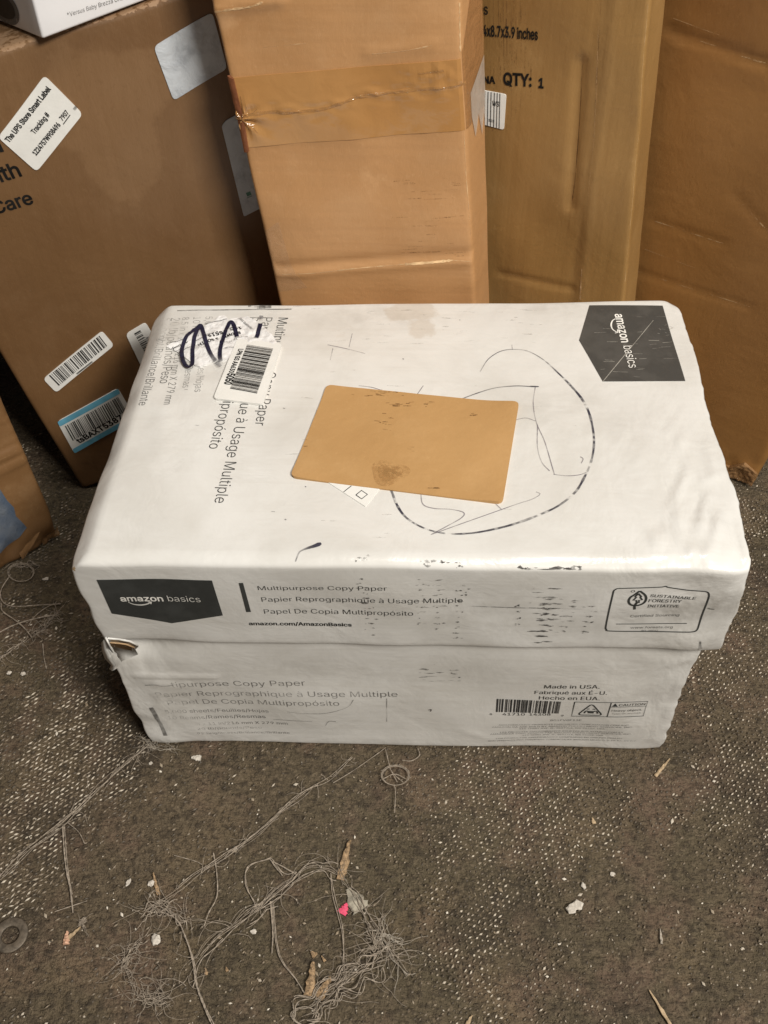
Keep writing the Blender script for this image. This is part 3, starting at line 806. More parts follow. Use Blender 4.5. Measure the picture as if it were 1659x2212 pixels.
M['tape_side'] = m_tape('tape_over_side', (0.40, 0.20, 0.075), 0.55, 0.15, 0.8)
t.build('packing_tape', M['tape_side'], mid_box, 0.0005, 0.004)
t = Sheet(CB, 'front')
a = CB0.pick('front', *ZC(330, 1200)); b = CB0.pick('front', *ZC(470, 1560))
t.poly([(0.0015, a[1] - 0.01), (0.016, a[1]), (0.019, b[1] + .02), (0.030, b[1]), (0.0015, b[1] - .006)])
M['tape_thin'] = m_tape('clear_tape', (0.62, 0.42, 0.25), 0.22, 0.14, 0.9, 90)
t.build('clear_tape', M['tape_thin'], mid_box, 0.0005, 0.003)
t = Sheet(CB, 'right')     # torn label remnant
lp1 = [(0.012, 0.0), (0.05, 0.014), (0.0528, -0.045), (0.047, -0.030), (0.040, -0.046), (0.031, -0.024), (0.020, -0.038), (0.012, -0.018)]
zc = CB0.pick('right', 1035, 185)
t.poly([(y, zc[1] + z + 0.005) for y, z in lp1])
M['label_torn'] = m_tape('torn_label_paper', (0.60, 0.53, 0.45), 0.55, 0.3, 0.5)
t.build('torn_label', M['label_torn'], mid_box, 0.0008, 0.004)

# ---- carton with size printing, turned to the left
Dp = np.array([0.2, 0.33, 0.0]); Du, Dw, Dn = axes(-21, 0, 4.5)
dr = [hit(1350, 648, Dp, Dn), hit(1407, 0, Dp, Dn)]
wid, dep = 0.215, 0.058
rl, rh = line_at_z(*dr, 0.016), line_at_z(*dr, 0.62)
cs = []
for R_ in (rl, rh):
    row = [R_ - Du * wid, R_, R_ - Du * wid - Dn * dep, R_ - Dn * dep]
    cs += row
cs[0][2] = cs[2][2] = 0.0
Dd = (wid, dep, float(np.linalg.norm(rh - rl)))
DB0 = Carton(Dd, cs, 0.004, None); ZD = zmap(1800, 0, 1224)
fo = (DB0.pick('front', *ZD(772, 0)), DB0.pick('front', *ZD(600, 1590)))
fo2 = (DB0.pick('front', *ZD(660, 330)), DB0.pick('front', *ZD(605, 1100)))
fo3 = (DB0.pick('front', *ZD(225, 1462)), DB0.pick('front', *ZD(610, 1540)))
def D_def(p):
    o = np.zeros_like(p); f = smooth(0.03, 0.0, p[:, 1])
    x = p[:, 0]; foldx = np.interp(p[:, 2], [fo[1][1], fo[0][1]], [fo[1][0], fo[0][0]])
    o[:, 1] = f * (0.0016 * wob(p[:, 0], p[:, 2], 6, 61) + crease(p, 0, 2, *fo2, 0.0030, 0.004) + np.where(x > foldx, -0.0030, 0) * smooth(0, 0.012, x - foldx)
                   + crease(p, 0, 2, *fo3, 0.0016, 0.003))
    o[:, 0] = 0.0005 * wob(p[:, 2], p[:, 1], 8, 62) * smooth(0.02, 0.0, np.minimum(p[:, 0], wid - p[:, 0]))
    return o
DB = Carton(Dd, cs, 0.004, D_def)
def D_paint(p):
    f = smooth(0.01, 0.0, p[:, 1])
    foldx = np.interp(p[:, 2], [fo[1][1], fo[0][1]], [fo[1][0], fo[0][0]])
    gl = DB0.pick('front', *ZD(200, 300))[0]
    flute = (0.5 + 0.5 * np.sin(p[:, 0] * 2 * math.pi / 0.0075)) * smooth(gl + 0.028, gl, p[:, 0])
    return {'tint': (0.75 * smooth(0.0, 0.002, p[:, 0] - foldx) * smooth(0.017, 0.014, p[:, 0] - foldx) + 0.25 * smooth(0.016, .02, p[:, 0] - foldx)) * f,
            'board': 0.35 * np.exp(-((p[:, 0] - wid) / 0.003) ** 2) * np.exp(-(p[:, 1] / 0.003) ** 2),
            'grime_shade': 0.18 * smooth(gl + 0.03, gl, p[:, 0]) * f}  # left side darkened: the taped carton's shade, painted into the colour
print_box = empty('printed_carton', (cs[0] + cs[1]) / 2)
tag(print_box, 'tan brown carton printed with inches and QTY, right of the taped carton', 'box', 'brown cartons behind the white box')
M['kraft_D'] = m_kraft('tan_brown_board', (0.33, 0.185, 0.060), (0.275, 0.146, 0.042), (0.385, 0.23, 0.085), 0.55, (110, 110, 3), 0.06, 4.4, 0.3)
DB.mesh('body', M['kraft_D'], 0.0034, print_box, paint=D_paint)
pk = lambda *k: DB0.pick('front', *ZD(*k))
pal = [([pk(230, 1462), pk(400, 1490), pk(590, 1534)], .0007, .5), ([pk(668, 1430), pk(660, 1590)], .0016, .4), ([pk(756, 120), pk(735, 700), pk(700, 1100)], .0006, .72), ([pk(1024, 20), pk(985, 560), pk(905, 1500)], .0008, .55)]
drk = [([pk(660, 330), pk(650, 650), pk(628, 960), pk(606, 1100)], .0010, .45), ([pk(770, 4), pk(752, 330), pk(735, 620)], .0005, .7)]
for k in range(11):  # flute lines with the taped carton's shade painted in, weaker to the right
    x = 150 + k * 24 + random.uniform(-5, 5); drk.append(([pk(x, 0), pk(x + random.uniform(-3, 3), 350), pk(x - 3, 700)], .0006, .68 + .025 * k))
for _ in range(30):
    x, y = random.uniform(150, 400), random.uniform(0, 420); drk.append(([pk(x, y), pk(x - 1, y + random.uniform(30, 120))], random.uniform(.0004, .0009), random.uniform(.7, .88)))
worn_and_shade_lines(DB, 'front', pal, drk, print_box)
t = Sheet(DB, 'front')
t.text('25.4x8.7x3.9', ZD(85, 185), ZD(308, 203), 2.0, 0.030); t.text('inches', ZD(320, 206), ZD(430, 214), 2.0, 0.030)
t.text('NA', ZD(143, 442), ZD(204, 446), 1.1, 0.035); t.text('QTY:', ZD(246, 452), ZD(396, 464), 1.25, 0.04); t.text('1', ZD(432, 469), ZD(460, 472), 1.25, 0.045)
t.text('lbs', ZD(100, 72), ZD(165, 78), 1.4, 0.01)
t.build('lettering', M['ink_dense'], print_box, 0.0005)
t = Sheet(DB, 'front'); t.poly_px(zs(ZD, [(60, 462), (262, 505), (250, 692), (60, 640)]), 0.002)
ls = t.build('barcode_label', M['label'], print_box, 0.0009, rim=True)
t = Sheet(DB, 'front')
for k, x in enumerate((152, 168, 184, 201, 216, 230)):
    t.stroke(zs(ZD, [(x, 484 + k * 2.5), (x - 4, 668 + k * 3)]), 0.0007, smooth_n=0, fade=.15)
t.text('WS', ZD(188, 560), ZD(224, 568), 1.5, 0.012)
t.text('520', ZD(170, 645), ZD(200, 652), 1.1, 0.008)
t.build('lettering', M['ink_black'], ls, 0.0012)

# ---- deep orange-brown carton at the right
Ep = ground(1632, 1058); Ep[2] = 0.0
Eu, Ew, En = axes(-31, 0, 0)
Ed = (0.26, 0.26, 0.56)
EB0 = Carton(Ed, frame_box(Ep - Eu * Ed[0], Eu, Ew, En, Ed), 0.006, None)
ZE = ZD
ecr = [(EB0.pick('front', *ZE(1130, 170)), EB0.pick('front', *ZE(1659, 352))), (EB0.pick('front', *ZE(1040, 1180)), EB0.pick('front', *ZE(1420, 1300))),
       (EB0.pick('front', *ZE(930, 1440)), EB0.pick('front', *ZE(1560, 1640))), (EB0.pick('front', *ZE(1480, 1040)), EB0.pick('front', *ZE(1659, 1240)))]
def E_def(p):
    o = np.zeros_like(p); f = smooth(0.03, 0.0, p[:, 1])
    o[:, 1] = f * (0.0012 * wob(p[:, 0], p[:, 2], 5, 71) + sum(crease(p, 0, 2, a, b, d, 0.0035) for (a, b), d in zip(ecr, (0.0022, 0.001, 0.001, 0.001))))
    k = smooth(0.05, 0.0, p[:, 2]) * smooth(0.10, 0.0, Ed[0] - p[:, 0])
    o[:, 0] -= 0.004 * k; o[:, 1] += 0.003 * k * wob(p[:, 0], p[:, 2], 30, 72) * f; o[:, 2] += 0.003 * k
    return o
EB = Carton(Ed, EB0.c, 0.006, E_def)
def E_paint(p):
    f = smooth(0.01, 0.0, p[:, 1])
    return {}
right_box = empty('orange_carton', Ep - Eu * Ed[0] / 2)
tag(right_box, 'deep orange brown carton at the right edge with crumpled tape on its bottom corner', 'box', 'brown cartons behind the white box')
M['kraft_E'] = m_kraft('orange_brown_board', (0.295, 0.143, 0.040), (0.235, 0.106, 0.027), (0.345, 0.175, 0.056), 0.55, (3, 3, 40), 0.06, 6.1, 0.25)
EB.mesh('body', M['kraft_E'], 0.0045, right_box, paint=E_paint)
pk = lambda *k: EB0.pick('front', *ZE(*k))
pal = [([a, (a + b) / 2, b], .0010, f_) for (a, b), f_ in zip(ecr, (.72, .84, .86, .86))] + [([pk(1480, 290), pk(1570, 325), pk(1655, 352)], .0014, .62), ([pk(1150, 100), pk(1400, 190)], .0006, .75), ([pk(1000, 1330), pk(1300, 1440)], .0006, .78)]
worn_and_shade_lines(EB, 'front', pal, [], right_box)
t = Sheet(EB, 'front')
t.poly([(Ed[0] - 0.075, 0.001), (Ed[0] - 0.002, 0.001), (Ed[0] - 0.002, 0.022), (Ed[0] - 0.018, 0.030), (Ed[0] - 0.03, 0.017), (Ed[0] - 0.05, 0.016), (Ed[0] - 0.075, 0.021)])
M['tape_crumpled'] = m_tape('crumpled_tape', (0.34, 0.19, 0.085), 0.75, 0.16, 0.5, 70)
def crump(V):
    return 0.0022 * (1 + wob(V[:, 0], V[:, 1] * .7, 42, 73)) + 0.0005 * (1 + wob(V[:, 0], V[:, 1], 110, 74))
t.build('crumpled_tape', M['tape_crumpled'], right_box, 0.0008, 0.002, lift=crump, rim=True)

# ---- scuffed carton at the bottom left of the stack
Bp = ground(133, 1158); Bp[2] = 0.0
Bu, Bw, Bn = axes(42.5, 6, 0)
Bd = (0.30, 0.20, 0.33)
Bc = frame_box(Bp - Bu * Bd[0], Bu, Bw, Bn, Bd)
BB0 = Carton(Bd, Bc, 0.006, None)
bcr = [(BB0.pick('front', *Z14(-100, 930)), BB0.pick('front', *Z14(250, 790))), (BB0.pick('front', *Z14(-150, 1110)), BB0.pick('front', *Z14(260, 880)))]
def B_def(p):
    o = np.zeros_like(p); f = smooth(0.03, 0.0, p[:, 1])
    flute = np.sin(p[:, 2] * 2 * math.pi / 0.011) * smooth(0.09, 0.11, p[:, 2]) * 0.0005
    o[:, 1] = f * (0.0016 * wob(p[:, 0], p[:, 2], 9, 81) + sum(crease(p, 0, 2, a, b, -0.0022, 0.003) for a, b in bcr) + flute)
    k = smooth(0.04, 0.0, p[:, 2])
    o[:, 1] += k * f * 0.004 * wob(p[:, 0], p[:, 2], 24, 82); o[:, 0] -= 0.003 * k * smooth(0.1, 0, Bd[0] - p[:, 0])
    return o
BB = Carton(Bd, Bc, 0.006, B_def)
def B_paint(p):
    f = smooth(0.01, 0.0, p[:, 1])
    return {'stain': sum(crease(p, 0, 2, a, b, 0.55, 0.003) for a, b in bcr) * f, 'grime_shade': 0.55 * smooth(0.03, 0.0, p[:, 2]) + 0.25 * smooth(0.2, 0.3, p[:, 2])}  # darker at the bottom and again towards the top
low_box = empty('scuffed_carton', Bp - Bu * Bd[0] / 2)
tag(low_box, 'scuffed brown carton at the left edge with a dull blue tape patch', 'box', 'brown cartons behind the white box')
M['kraft_B'] = m_kraft('scuffed_brown_board', (0.235, 0.128, 0.052), (0.185, 0.092, 0.034), (0.31, 0.19, 0.09), 0.5, (4, 4, 70), 0.12, 8.3, 0.4)
BB.mesh('body', M['kraft_B'], 0.0045, low_box, paint=B_paint)
t = Sheet(BB, 'front')
pts = [Z14(*k) for k in ((-220, 1180), (0, 1165), (60, 1260), (120, 1322), (140, 1400), (240, 1500), (180, 1580), (100, 1640), (0, 1705), (-200, 1790))]
t.poly_px(pts)
g = G('dull_blue_tape'); g.set(Base_Color=g.mix(g.ramp(g.noise(30, 4), .4, .7), (0.085, 0.115, 0.165), (0.15, 0.17, 0.20)), Roughness=0.3, Normal=g.bump(g.noise(60, 4, dist=1.0), 0.6, 0.003)); M['blue_tape'] = g.m
t.build('blue_tape', M['blue_tape'], low_box, 0.0008, 0.004, rim=True)
t = Sheet(BB, 'front')
t.poly_px([Z14(*k) for k in ((165, 1700), (240, 1620), (345, 1515), (330, 1560), (270, 1665), (190, 1745))])
t.poly_px([Z14(*k) for k in ((380, 1600), (440, 1510), (520, 1470), (528, 1540), (470, 1590), (400, 1650))])
t.build('loose_tape', M['tape_crumpled'], low_box, 0.0012, 0.003, lift=lambda V: 0.002 * (1 + wob(V[:, 0], V[:, 1], 50, 83)))

# ==================================================================== WHITE PAPER BOX
TOPZ = 0.2527
k3 = np.array([0, 0, 1.0]); 
def topc(px, py, dz=0.0): return ground(px, py, TOPZ + dz)
FLt, FRt, BLt, BRt = topc(137, 1210), topc(1636, 1229), topc(333, 659), topc(1466, 648)
yf = np.array([0, -1.0, 0])
FLb = hit(222, 1386, np.array([0, 0.001, 0]), yf); FRb = hit(1556, 1406, np.array([0, -0.001, 0]), yf)
lidH = TOPZ - (FLb[2] + FRb[2]) / 2
BLb = BLt - k3 * lidH + np.array([-0.002, 0.001, 0]); BRb = BRt - k3 * lidH + np.array([0.002, 0.001, 0])
LW, LD = 0.447, 0.287
LIDD = (LW, LD, lidH)
LID0 = Carton(LIDD, [FLb, FRb, BLb, BRb, FLt, FRt, BLt, BRt], 0.0025, None)
ZR = lambda x, y: (1206.9 + x * .3721, 603.5 + y * .3721)
Wr = [(LID0.pick('top', *ZR(*a)), LID0.pick('top', *ZR(*b)), d, w) for a, b, d, w in (
    ((740, 1085), (650, 1310), 0.0022, .0045), ((725, 1075), (632, 1300), -0.0016, .004), ((850, 1255), (800, 1490), 0.0028, .005), ((835, 1230), (780, 1470), -0.0020, .0045),
    ((930, 1350), (895, 1560), 0.0026, .005), ((960, 1400), (1005, 1600), 0.0026, .0045), ((985, 1400), (1030, 1580), -0.0020, .004), ((860, 960), (920, 1180), 0.0016, .0045),
    ((720, 735), (600, 925), 0.0011, .0035), ((712, 728), (590, 915), -0.0009, .003), ((730, 870), (690, 1010), 0.0012, .004), ((550, 1470), (590, 1600), 0.0016, .004),
    ((690, 1330), (700, 1560), 0.0014, .004), ((870, 1560), (860, 1640), 0.0022, .004), ((770, 1560), (765, 1640), 0.0018, .004), ((640, 1590), (660, 1650), 0.0014, .004),
    ((1020, 1580), (1080, 1660), -0.0022, .004), ((830, 1180), (960, 1120), 0.0012, .005), ((560, 1380), (600, 1480), -0.001, .004))]
def lid_def(p):
    x, y, z = p[:, 0], p[:, 1], p[:, 2]
    o = np.zeros_like(p)
    top = smooth(lidH - 0.02, lidH, z); front = smooth(0.02, 0.0, y)
    h = 0.0010 * wob(x, y, 6, 91) - 0.0015 * np.exp(-(((x - .22) / .14) ** 2 + ((y - .15) / .09) ** 2))
    for a, b, d, w_ in Wr: h = h + sharp_fold(p, 0, 1, a, b, d * 1.25, w_ * .75)
    h = h + 0.0003 * wob(x, y * 0.6, 30, 92) * smooth(LW - 0.11, LW - 0.03, x) * smooth(0.20, 0.10, y)
    h = h + 0.0008 * np.exp(-(((x - .045) / .04) ** 2 + ((y - .20) / .08) ** 2)) * wob(x, y, 22, 93)
    o[:, 2] += h * top
    o[:, 1] += front * (0.0007 * wob(x, z, 8, 94) + 0.0008 * wob(x, z, 14, 95) * smooth(LW - 0.09, LW - 0.01, x) + 0.0022 * smooth(.05, 0, z) * np.exp(-((x - .04) / .03) ** 2))
    o[:, 2] -= np.maximum(0.0100 * np.clip(1 - x / .0145, 0, 1) ** 1.25 * (1 + .12 * wob(y, x, 14, 191)), 0.0036 * np.clip(1 - y / .0095, 0, 1) ** 1.3) * smooth(lidH * .6, lidH, z)
    # worn, pushed-in corners
    for cx, cy, k in ((0, 0, 0.0015), (LW, 0, 0.002), (0, LD, 0.002), (LW, LD, 0.005)):
        d = np.sqrt((x - cx) ** 2 + (y - cy) ** 2 + (0.6 * (z - lidH)) ** 2)
        w_ = np.exp(-(d / 0.008) ** 2) * k
        o[:, 0] += w_ * np.sign(LW / 2 - cx) * 0.8; o[:, 1] += w_ * np.sign(LD / 2 - cy) * 0.6; o[:, 2] -= w_ * 0.5
    # bulging left end panel and battered right end
    left = smooth(0.015, 0.0, x); right = smooth(LW - 0.015, LW, x)
    dn = smooth(lidH, lidH * 0.55, z)
    o[:, 0] -= left * dn * (0.0045 * np.sin(np.clip(y / LD, 0, 1) * math.pi) + 0.001 * wob(y, z, 20, 96))
    o[:, 0] += right * (0.0013 * wob(y, z, 11, 97) + 0.0005 * wob(y, z, 40, 98) + 0.0003 * wob(y, z, 85, 198) - 0.0005 * dn)
    o[:, 2] += smooth(0.012, 0.0, z) * 0.0002 * wob(x, y, 14, 99)
    return o
LID = Carton(LIDD, [FLb, FRb, BLb, BRb, FLt, FRt, BLt, BRt], 0.0025, lid_def)
ZT = zmap(500, 1150, 800); ZL = zmap(1100, 1150, 1400); ZR = lambda x, y: (1206.9 + x * .3721, 603.5 + y * .3721)
ZF = zmap(250, 2100, 900); Z9 = zmap(950, 2150, 1000); Z10 = zmap(1800, 2150, 1150); Z11 = zmap(550, 2550, 1150)
def gauss2(x, y, c, rx, ry): return np.exp(-(((x - c[0]) / rx) ** 2 + ((y - c[1]) / ry) ** 2))
def lid_paint(p):
    x, y, z = p[:, 0], p[:, 1], p[:, 2]
    top = smooth(lidH - 0.012, lidH, z)
    s1, s2, s3 = LID.pick('top', *ZL(610, 90)), LID.pick('top', *ZL(660, 170)), LID.pick('top', *ZL(300, 190))
    st = np.maximum.reduce([1.0 * gauss2(x, y, s1, .030, .016), 0.8 * gauss2(x, y, s2, .018, .022), 0.42 * gauss2(x, y, s3, .05, .03)]) * top
    sm = LID.pick('top', *ZT(520, 420)); sm2 = LID.pick('top', *ZT(300, 350)); sm3 = LID.pick('top', *ZL(1340, 560))
    gr = np.maximum.reduce([0.50 * gauss2(x, y, sm2, .035, .03), 0.35 * gauss2(x, y, (0.19, 0.27), .08, .018), 0.25 * gauss2(x, y, sm3, .05, .05), 0.3 * gauss2(x, y, (0.36, 0.28), .06, .012)]) * top
    front = smooth(0.012, 0, y) * (z < lidH * 0.97)
    gr = np.maximum(gr, front * (0.30 * smooth(0.012, 0.0, z) + 0.35 * gauss2(x, z, (LW * .62, .04), .10, .03) + 0.45 * gauss2(x, z, (LW - .015, .06), .02, .03) + 0.25 * smooth(.30, .44, x)))
    edge = np.zeros(len(p))
    for cx, cy, k in ((0, 0, .52), (LW, 0, 0.36), (0, LD, 0.34), (LW, LD, 0.3)):
        edge = np.maximum(edge, k * np.exp(-(((x - cx) ** 2 + (y - cy) ** 2 + (z - lidH) ** 2) / 0.009 ** 2)))
    wr = smooth(LW - 0.13, LW - 0.05, x) * smooth(0.22, 0.10, y) + 0.6 * gauss2(x, y, (.075, .22), .05, .05)
    wr = np.maximum(wr, front * smooth(LW - 0.11, LW - 0.03, x))
    return {'stain': st, 'grime_shade': gr, 'board': edge, 'wrinkle': np.clip(wr, 0, 1)}
paper_box = empty('paper_box', (0, 0.14, 0))
tag(paper_box, 'battered white copy paper carton with lid, standing on the carpet', 'box')
lid = LID.mesh('lid', M['white'], 0.0031, paper_box, paint=lid_paint, skip=((2, 0),))

# ---- lower box
baseT = FLb[2] + 0.03
def yfront(px, py, y): return hit(px, py, np.array([0, y, 0]), yf)
bFLb = yfront(328, 1614, 0.007); bFRb = yfront(1432, 1616, 0.007)
bFLb[2] = bFRb[2] = 0.0
bFLt = hit(232, 1420, np.array([0, 0.006, 0]), yf); bFRt = hit(1514, 1420, np.array([0, 0.006, 0]), yf)
def ext(a, b, z): return a + (b - a) * ((z - a[2]) / (b[2] - a[2]))
bFLt2, bFRt2 = ext(bFLb, bFLt, baseT), ext(bFRb, bFRt, baseT)
bFLt2[0] += 0.003; bFRt2[0] -= 0.003
dd = np.array([0, LD - 0.013, 0])
BASED = (LW - 0.012, LD - 0.010, baseT)
BASE0 = Carton(BASED, [bFLb, bFRb, bFLb + dd, bFRb + dd, bFLt2, bFRt2, bFLt2 + dd, bFRt2 + dd], 0.002, None)
BFOLD = [(BASE0.pick('front', *Z10(*a)), BASE0.pick('front', *Z10(*b)), d) for a, b, d in (((1370, 620), (1190, 690), .0016), ((1350, 700), (1230, 820), .0012), ((1330, 660), (1290, 880), -.0014), ((1240, 900), (1150, 1060), .0012), ((1180, 1020), (1090, 1110), .0010), ((20, 1040), (180, 1090), .0008))]
BFOLD += [(BASE0.pick('front', *ZF(*a)), BASE0.pick('front', *ZF(*b)), d) for a, b, d in (((540, 880), (430, 930), .0016), ((560, 900), (620, 1010), -.0012), ((390, 1040), (480, 1140), .0014), ((430, 1090), (520, 1130), -.0010), ((560, 1060), (800, 1095), .0009), ((560, 1270), (760, 1380), .0010), ((700, 1480), (900, 1500), .0010), ((640, 1200), (720, 1440), -.0008))]
def base_def(p):
    x, y, z = p[:, 0], p[:, 1], p[:, 2]; W_ = BASED[0]
    o = np.zeros_like(p); front = smooth(0.02, 0, y)
    tear = np.exp(-(((x - 0.018) / .030) ** 2 + ((z - (FLb[2] - .012)) / .014) ** 2))
    o[:, 1] = front * (0.0014 * wob(x, z, 7, 101) + 0.0007 * wob(x, z, 15, 102) * np.maximum(smooth(W_ - .09, W_, x), smooth(.11, 0, x)) + 0.009 * tear)
    fold = crease(p, 0, 2, (0.012, 0.105), (0.075, 0.104), 0.0010, 0.0022)
    o[:, 1] -= front * fold
    for a_, b_, d_ in BFOLD: o[:, 1] -= front * sharp_fold(p, 0, 2, a_, b_, d_, .0028)
    right = smooth(W_ - 0.012, W_, x); left = smooth(0.012, 0, x)
    o[:, 0] += right * (0.0016 * wob(y, z, 10, 103) + 0.0008 * wob(y, z, 40, 104) + 0.0004 * wob(y, z, 90, 204)) + left * (0.0022 * wob(y, z, 15, 105) + 0.006 * np.exp(-((z - (FLb[2] - .012)) / .010) ** 2) * smooth(.05, 0, y))
    for cx in (0, W_):
        d = np.sqrt((x - cx) ** 2 + y ** 2 + z ** 2); w_ = 0.0015 * np.exp(-(d / .009) ** 2)
        o[:, 0] += w_ * np.sign(W_ / 2 - cx); o[:, 1] += w_ * 0.6
    return o
BASE = Carton(BASED, [bFLb, bFRb, bFLb + dd, bFRb + dd, bFLt2, bFRt2, bFLt2 + dd, bFRt2 + dd], 0.002, base_def)
def base_paint(p):
    x, y, z = p[:, 0], p[:, 1], p[:, 2]; W_ = BASED[0]; front = smooth(0.012, 0, y)
    gr = front * (0.22 * smooth(.015, 0, z) + 0.14 * smooth(.30, .42, x) + 0.30 * gauss2(x, z, (.05, .05), .05, .03) + 0.30 * gauss2(x, z, (.20, .115), .15, .02))
    wr = front * np.clip(np.maximum(smooth(.12, .02, x), smooth(W_ - .10, W_ - .02, x)) + 0.5 * smooth(.03, 0, z), 0, 1)
    bd = front * 0.55 * np.exp(-(((x - .004) ** 2 + z ** 2) / .009 ** 2))
    return {'grime_shade': gr, 'wrinkle': wr, 'board': bd}
base = BASE.mesh('base', M['white_low'], 0.0032, paper_box, paint=base_paint)

# ---- printing on the lid top
t = Sheet(LID, 'top')
t.stroke(zs(ZT, [(410, 156), (800, 146), (1343, 135)]), 0.0013, smooth_n=6, fade=np.linspace(0.45, 0.0, 30))
t.build('printed_line', M['ink_grey'], lid)
t = Sheet(LID, 'top')
F0 = lambda f: 0.72 * max(0.0, 1 - f / 0.5)
t.text('Multipurpose Copy Paper', ZT(1237, 205), ZT(1042, 1080), 1.0, -0.007)
t.text('Papier Reprographique à Usage Multiple', ZT(1110, 205), ZT(712, 1722), 1.0, -0.007, fade=lambda f: 0.3 * max(0, 1 - f / .2))
t.text('Papel De Copia Multipropósito', ZT(998, 205), ZT(665, 1275), 1.0, -0.007, fade=lambda f: 0.4 * max(0, 1 - f / .3))
t.text('5,000 sheets/Feuilles/Hojas', ZT(642, 205), ZT(552, 822), 1.1, -0.010, fade=lambda f: 0.62 - .2 * f)
t.text('10 Reams/Rames/Resmas', ZT(545, 210), ZT(452, 787), 1.1, -0.010, fade=lambda f: 0.66 - .25 * f)
t.text('8.5 in x 11 in/216 mm X 279 mm', ZT(452, 212), ZT(300, 926), 1.15, -0.010, fade=lambda f: 0.72 - .75 * f)
t.text('20 lb/pounds/Peso', ZT(362, 218), ZT(265, 746), 1.1, -0.010, fade=lambda f: 0.8 - .8 * f)
t.text('92 bright/Brillance/Brillante', ZT(300, 225), ZT(92, 926), 1.1, -0.010, fade=lambda f: 0.9 - 1.3 * f)
t.build('lettering', M['ink_black'], lid)

t = Sheet(LID, 'top'); bq = [(178, 152), (603, 157), (735, 593), (257, 586), (118, 355)]
t.poly_px(zs(ZR, bq)); bdg = t.build('printed_badge', M['ink_badge_top'], lid)
t = Sheet(LID, 'top')
t.text('amazon', ZR(324, 206), ZR(364, 368), 1.0, 0.018); t.text('basics', ZR(373, 388), ZR(408, 513), 1.12, -0.006)
t.stroke(zs(ZR, [(327, 233), (311, 245), (304, 268), (312, 292), (336, 309)]), np.interp(np.linspace(0, 1, 41), [0, .5, 1], [.0007, .0013, .0007]), smooth_n=10)
t.stroke(zs(ZR, [(341, 294), (342, 312), (326, 314)]), 0.0008, smooth_n=0)
t.build('lettering', M['ink_white'], lid, 0.0006)
t = Sheet(LID, 'top')
t.stroke(zs(ZR, [(548, 242), (400, 420), (258, 588)]), 0.0006, fade=0.25)
for _ in range(26):
    x, y = random.uniform(190, 650), random.uniform(175, 570)
    if x > 600 and y < 330: continue
    t.stroke(zs(ZR, [(x, y), (x + random.uniform(20, 90), y + random.uniform(-6, 6))]), random.uniform(.0003, .0007), smooth_n=2, fade=random.uniform(.5, .75))
for _ in range(10):
    x, y = random.uniform(560, 660), random.uniform(270, 340)
    t.stroke(zs(ZR, [(x, y), (x + random.uniform(8, 22), y + random.uniform(-10, 10))]), random.uniform(.0004, .001), smooth_n=2, fade=random.uniform(.35, .6))
t.build('scratches', M['ink_pale'], lid, 0.0007)

# pen rings
t = Sheet(LID, 'top')
ring = [(937, 367), (975, 310), (1030, 275), (1090, 266), (1160, 275), (1235, 315), (1310, 380), (1360, 430), (1410, 490), (1445, 560), (1465, 650), (1468, 720), (1455, 790), (1425, 860), (1380, 935), (1300, 1000), (1200, 1045), (1100, 1080), (1000, 1105), (900, 1122), (800, 1125), (720, 1112), (650, 1085), (590, 1045), (550, 990), (520, 915)]
n = (len(ring) - 1) * 12 + 1
ss = np.linspace(0, 1, n)
env = np.interp(ss, [0, .20, .27, .34, .42, .5, .58, .66, .74, .82, .9, 1], [.05, .15, 1, .95, .7, .75, .8, 1, .8, .55, .6, .9])
blk = np.repeat(RNG.random(n // 2 + 1), 2)[:n]; blk2 = np.repeat(RNG.random(n // 5 + 1), 5)[:n]
wd = 0.0006 + 0.0018 * env * (0.55 + 0.45 * blk)
fd = np.clip(0.62 - 0.75 * env * (0.35 + 0.65 * blk2) + 0.45 * (blk > .62) * (env > .3), 0.0, 0.92)
fd[ss < .2] = 0.38
t.stroke(zs(ZL, ring), wd, smooth_n=12, fade=fd)
t.stroke(zs(ZL, [(835, 500), (930, 465), (1010, 443), (1100, 435), (1165, 437), (1212, 438)]), np.interp(np.linspace(0, 1, 51), [0, .8, .85, .97, 1], [.0010, .0008, .0016, .0013, .0006]), fade=0.15)
t.build('pen_marks', M['pen'], lid, 0.0004)
t = Sheet(LID, 'top')
for pl in ([(1195, 440), (1185, 520), (1200, 610), (1240, 700), (1285, 850)], [(1205, 620), (1205, 720), (1225, 790), (1262, 832)], [(1100, 597), (1150, 588), (1195, 602)],
           [(1280, 848), (1340, 855), (1400, 850), (1440, 835)], [(660, 930), (670, 985), (720, 1005), (800, 1010), (860, 1025), (850, 1050), (780, 1090), (708, 1128)],
           [(708, 1128), (900, 1060), (1100, 990), (1180, 965), (1216, 942), (1198, 930)], [(370, 432), (430, 440), (490, 458)], [(640, 478), (672, 432)], [(1010, 985), (1036, 1010)],
           [(225, 245), (310, 262), (400, 285)], [(340, 190), (325, 255)], [(250, 262), (237, 318)], [(1085, 245), (1088, 268)], [(1405, 765), (1418, 775), (1410, 795)]):
    t.stroke(zs(ZL, pl), 0.0007, smooth_n=8, fade=0.22 if len(pl) > 2 else 0.45)
t.build('pen_marks', M['pencil'], lid, 0.0004)
t = Sheet(LID, 'top')
t.stroke(zs(ZL, [(196, 1176), (165, 1188), (125, 1200), (95, 1215), (75, 1248)]), np.interp(np.linspace(0, 1, 41), [0, .1, .3, .6, 1], [.0018, .0034, .0026, .0012, .0009]), fade=np.linspace(0.0, 0.5, 41))
for x, y, k in ((575, 310, 1), (18, 535, 1), (25, 1060, 1.3), (120, 905, .8), (840, 130, .8)):
    t.stroke(zs(ZL, [(x, y), (x + 6 * k, y + 2)]), 0.0008 * k, smooth_n=0)
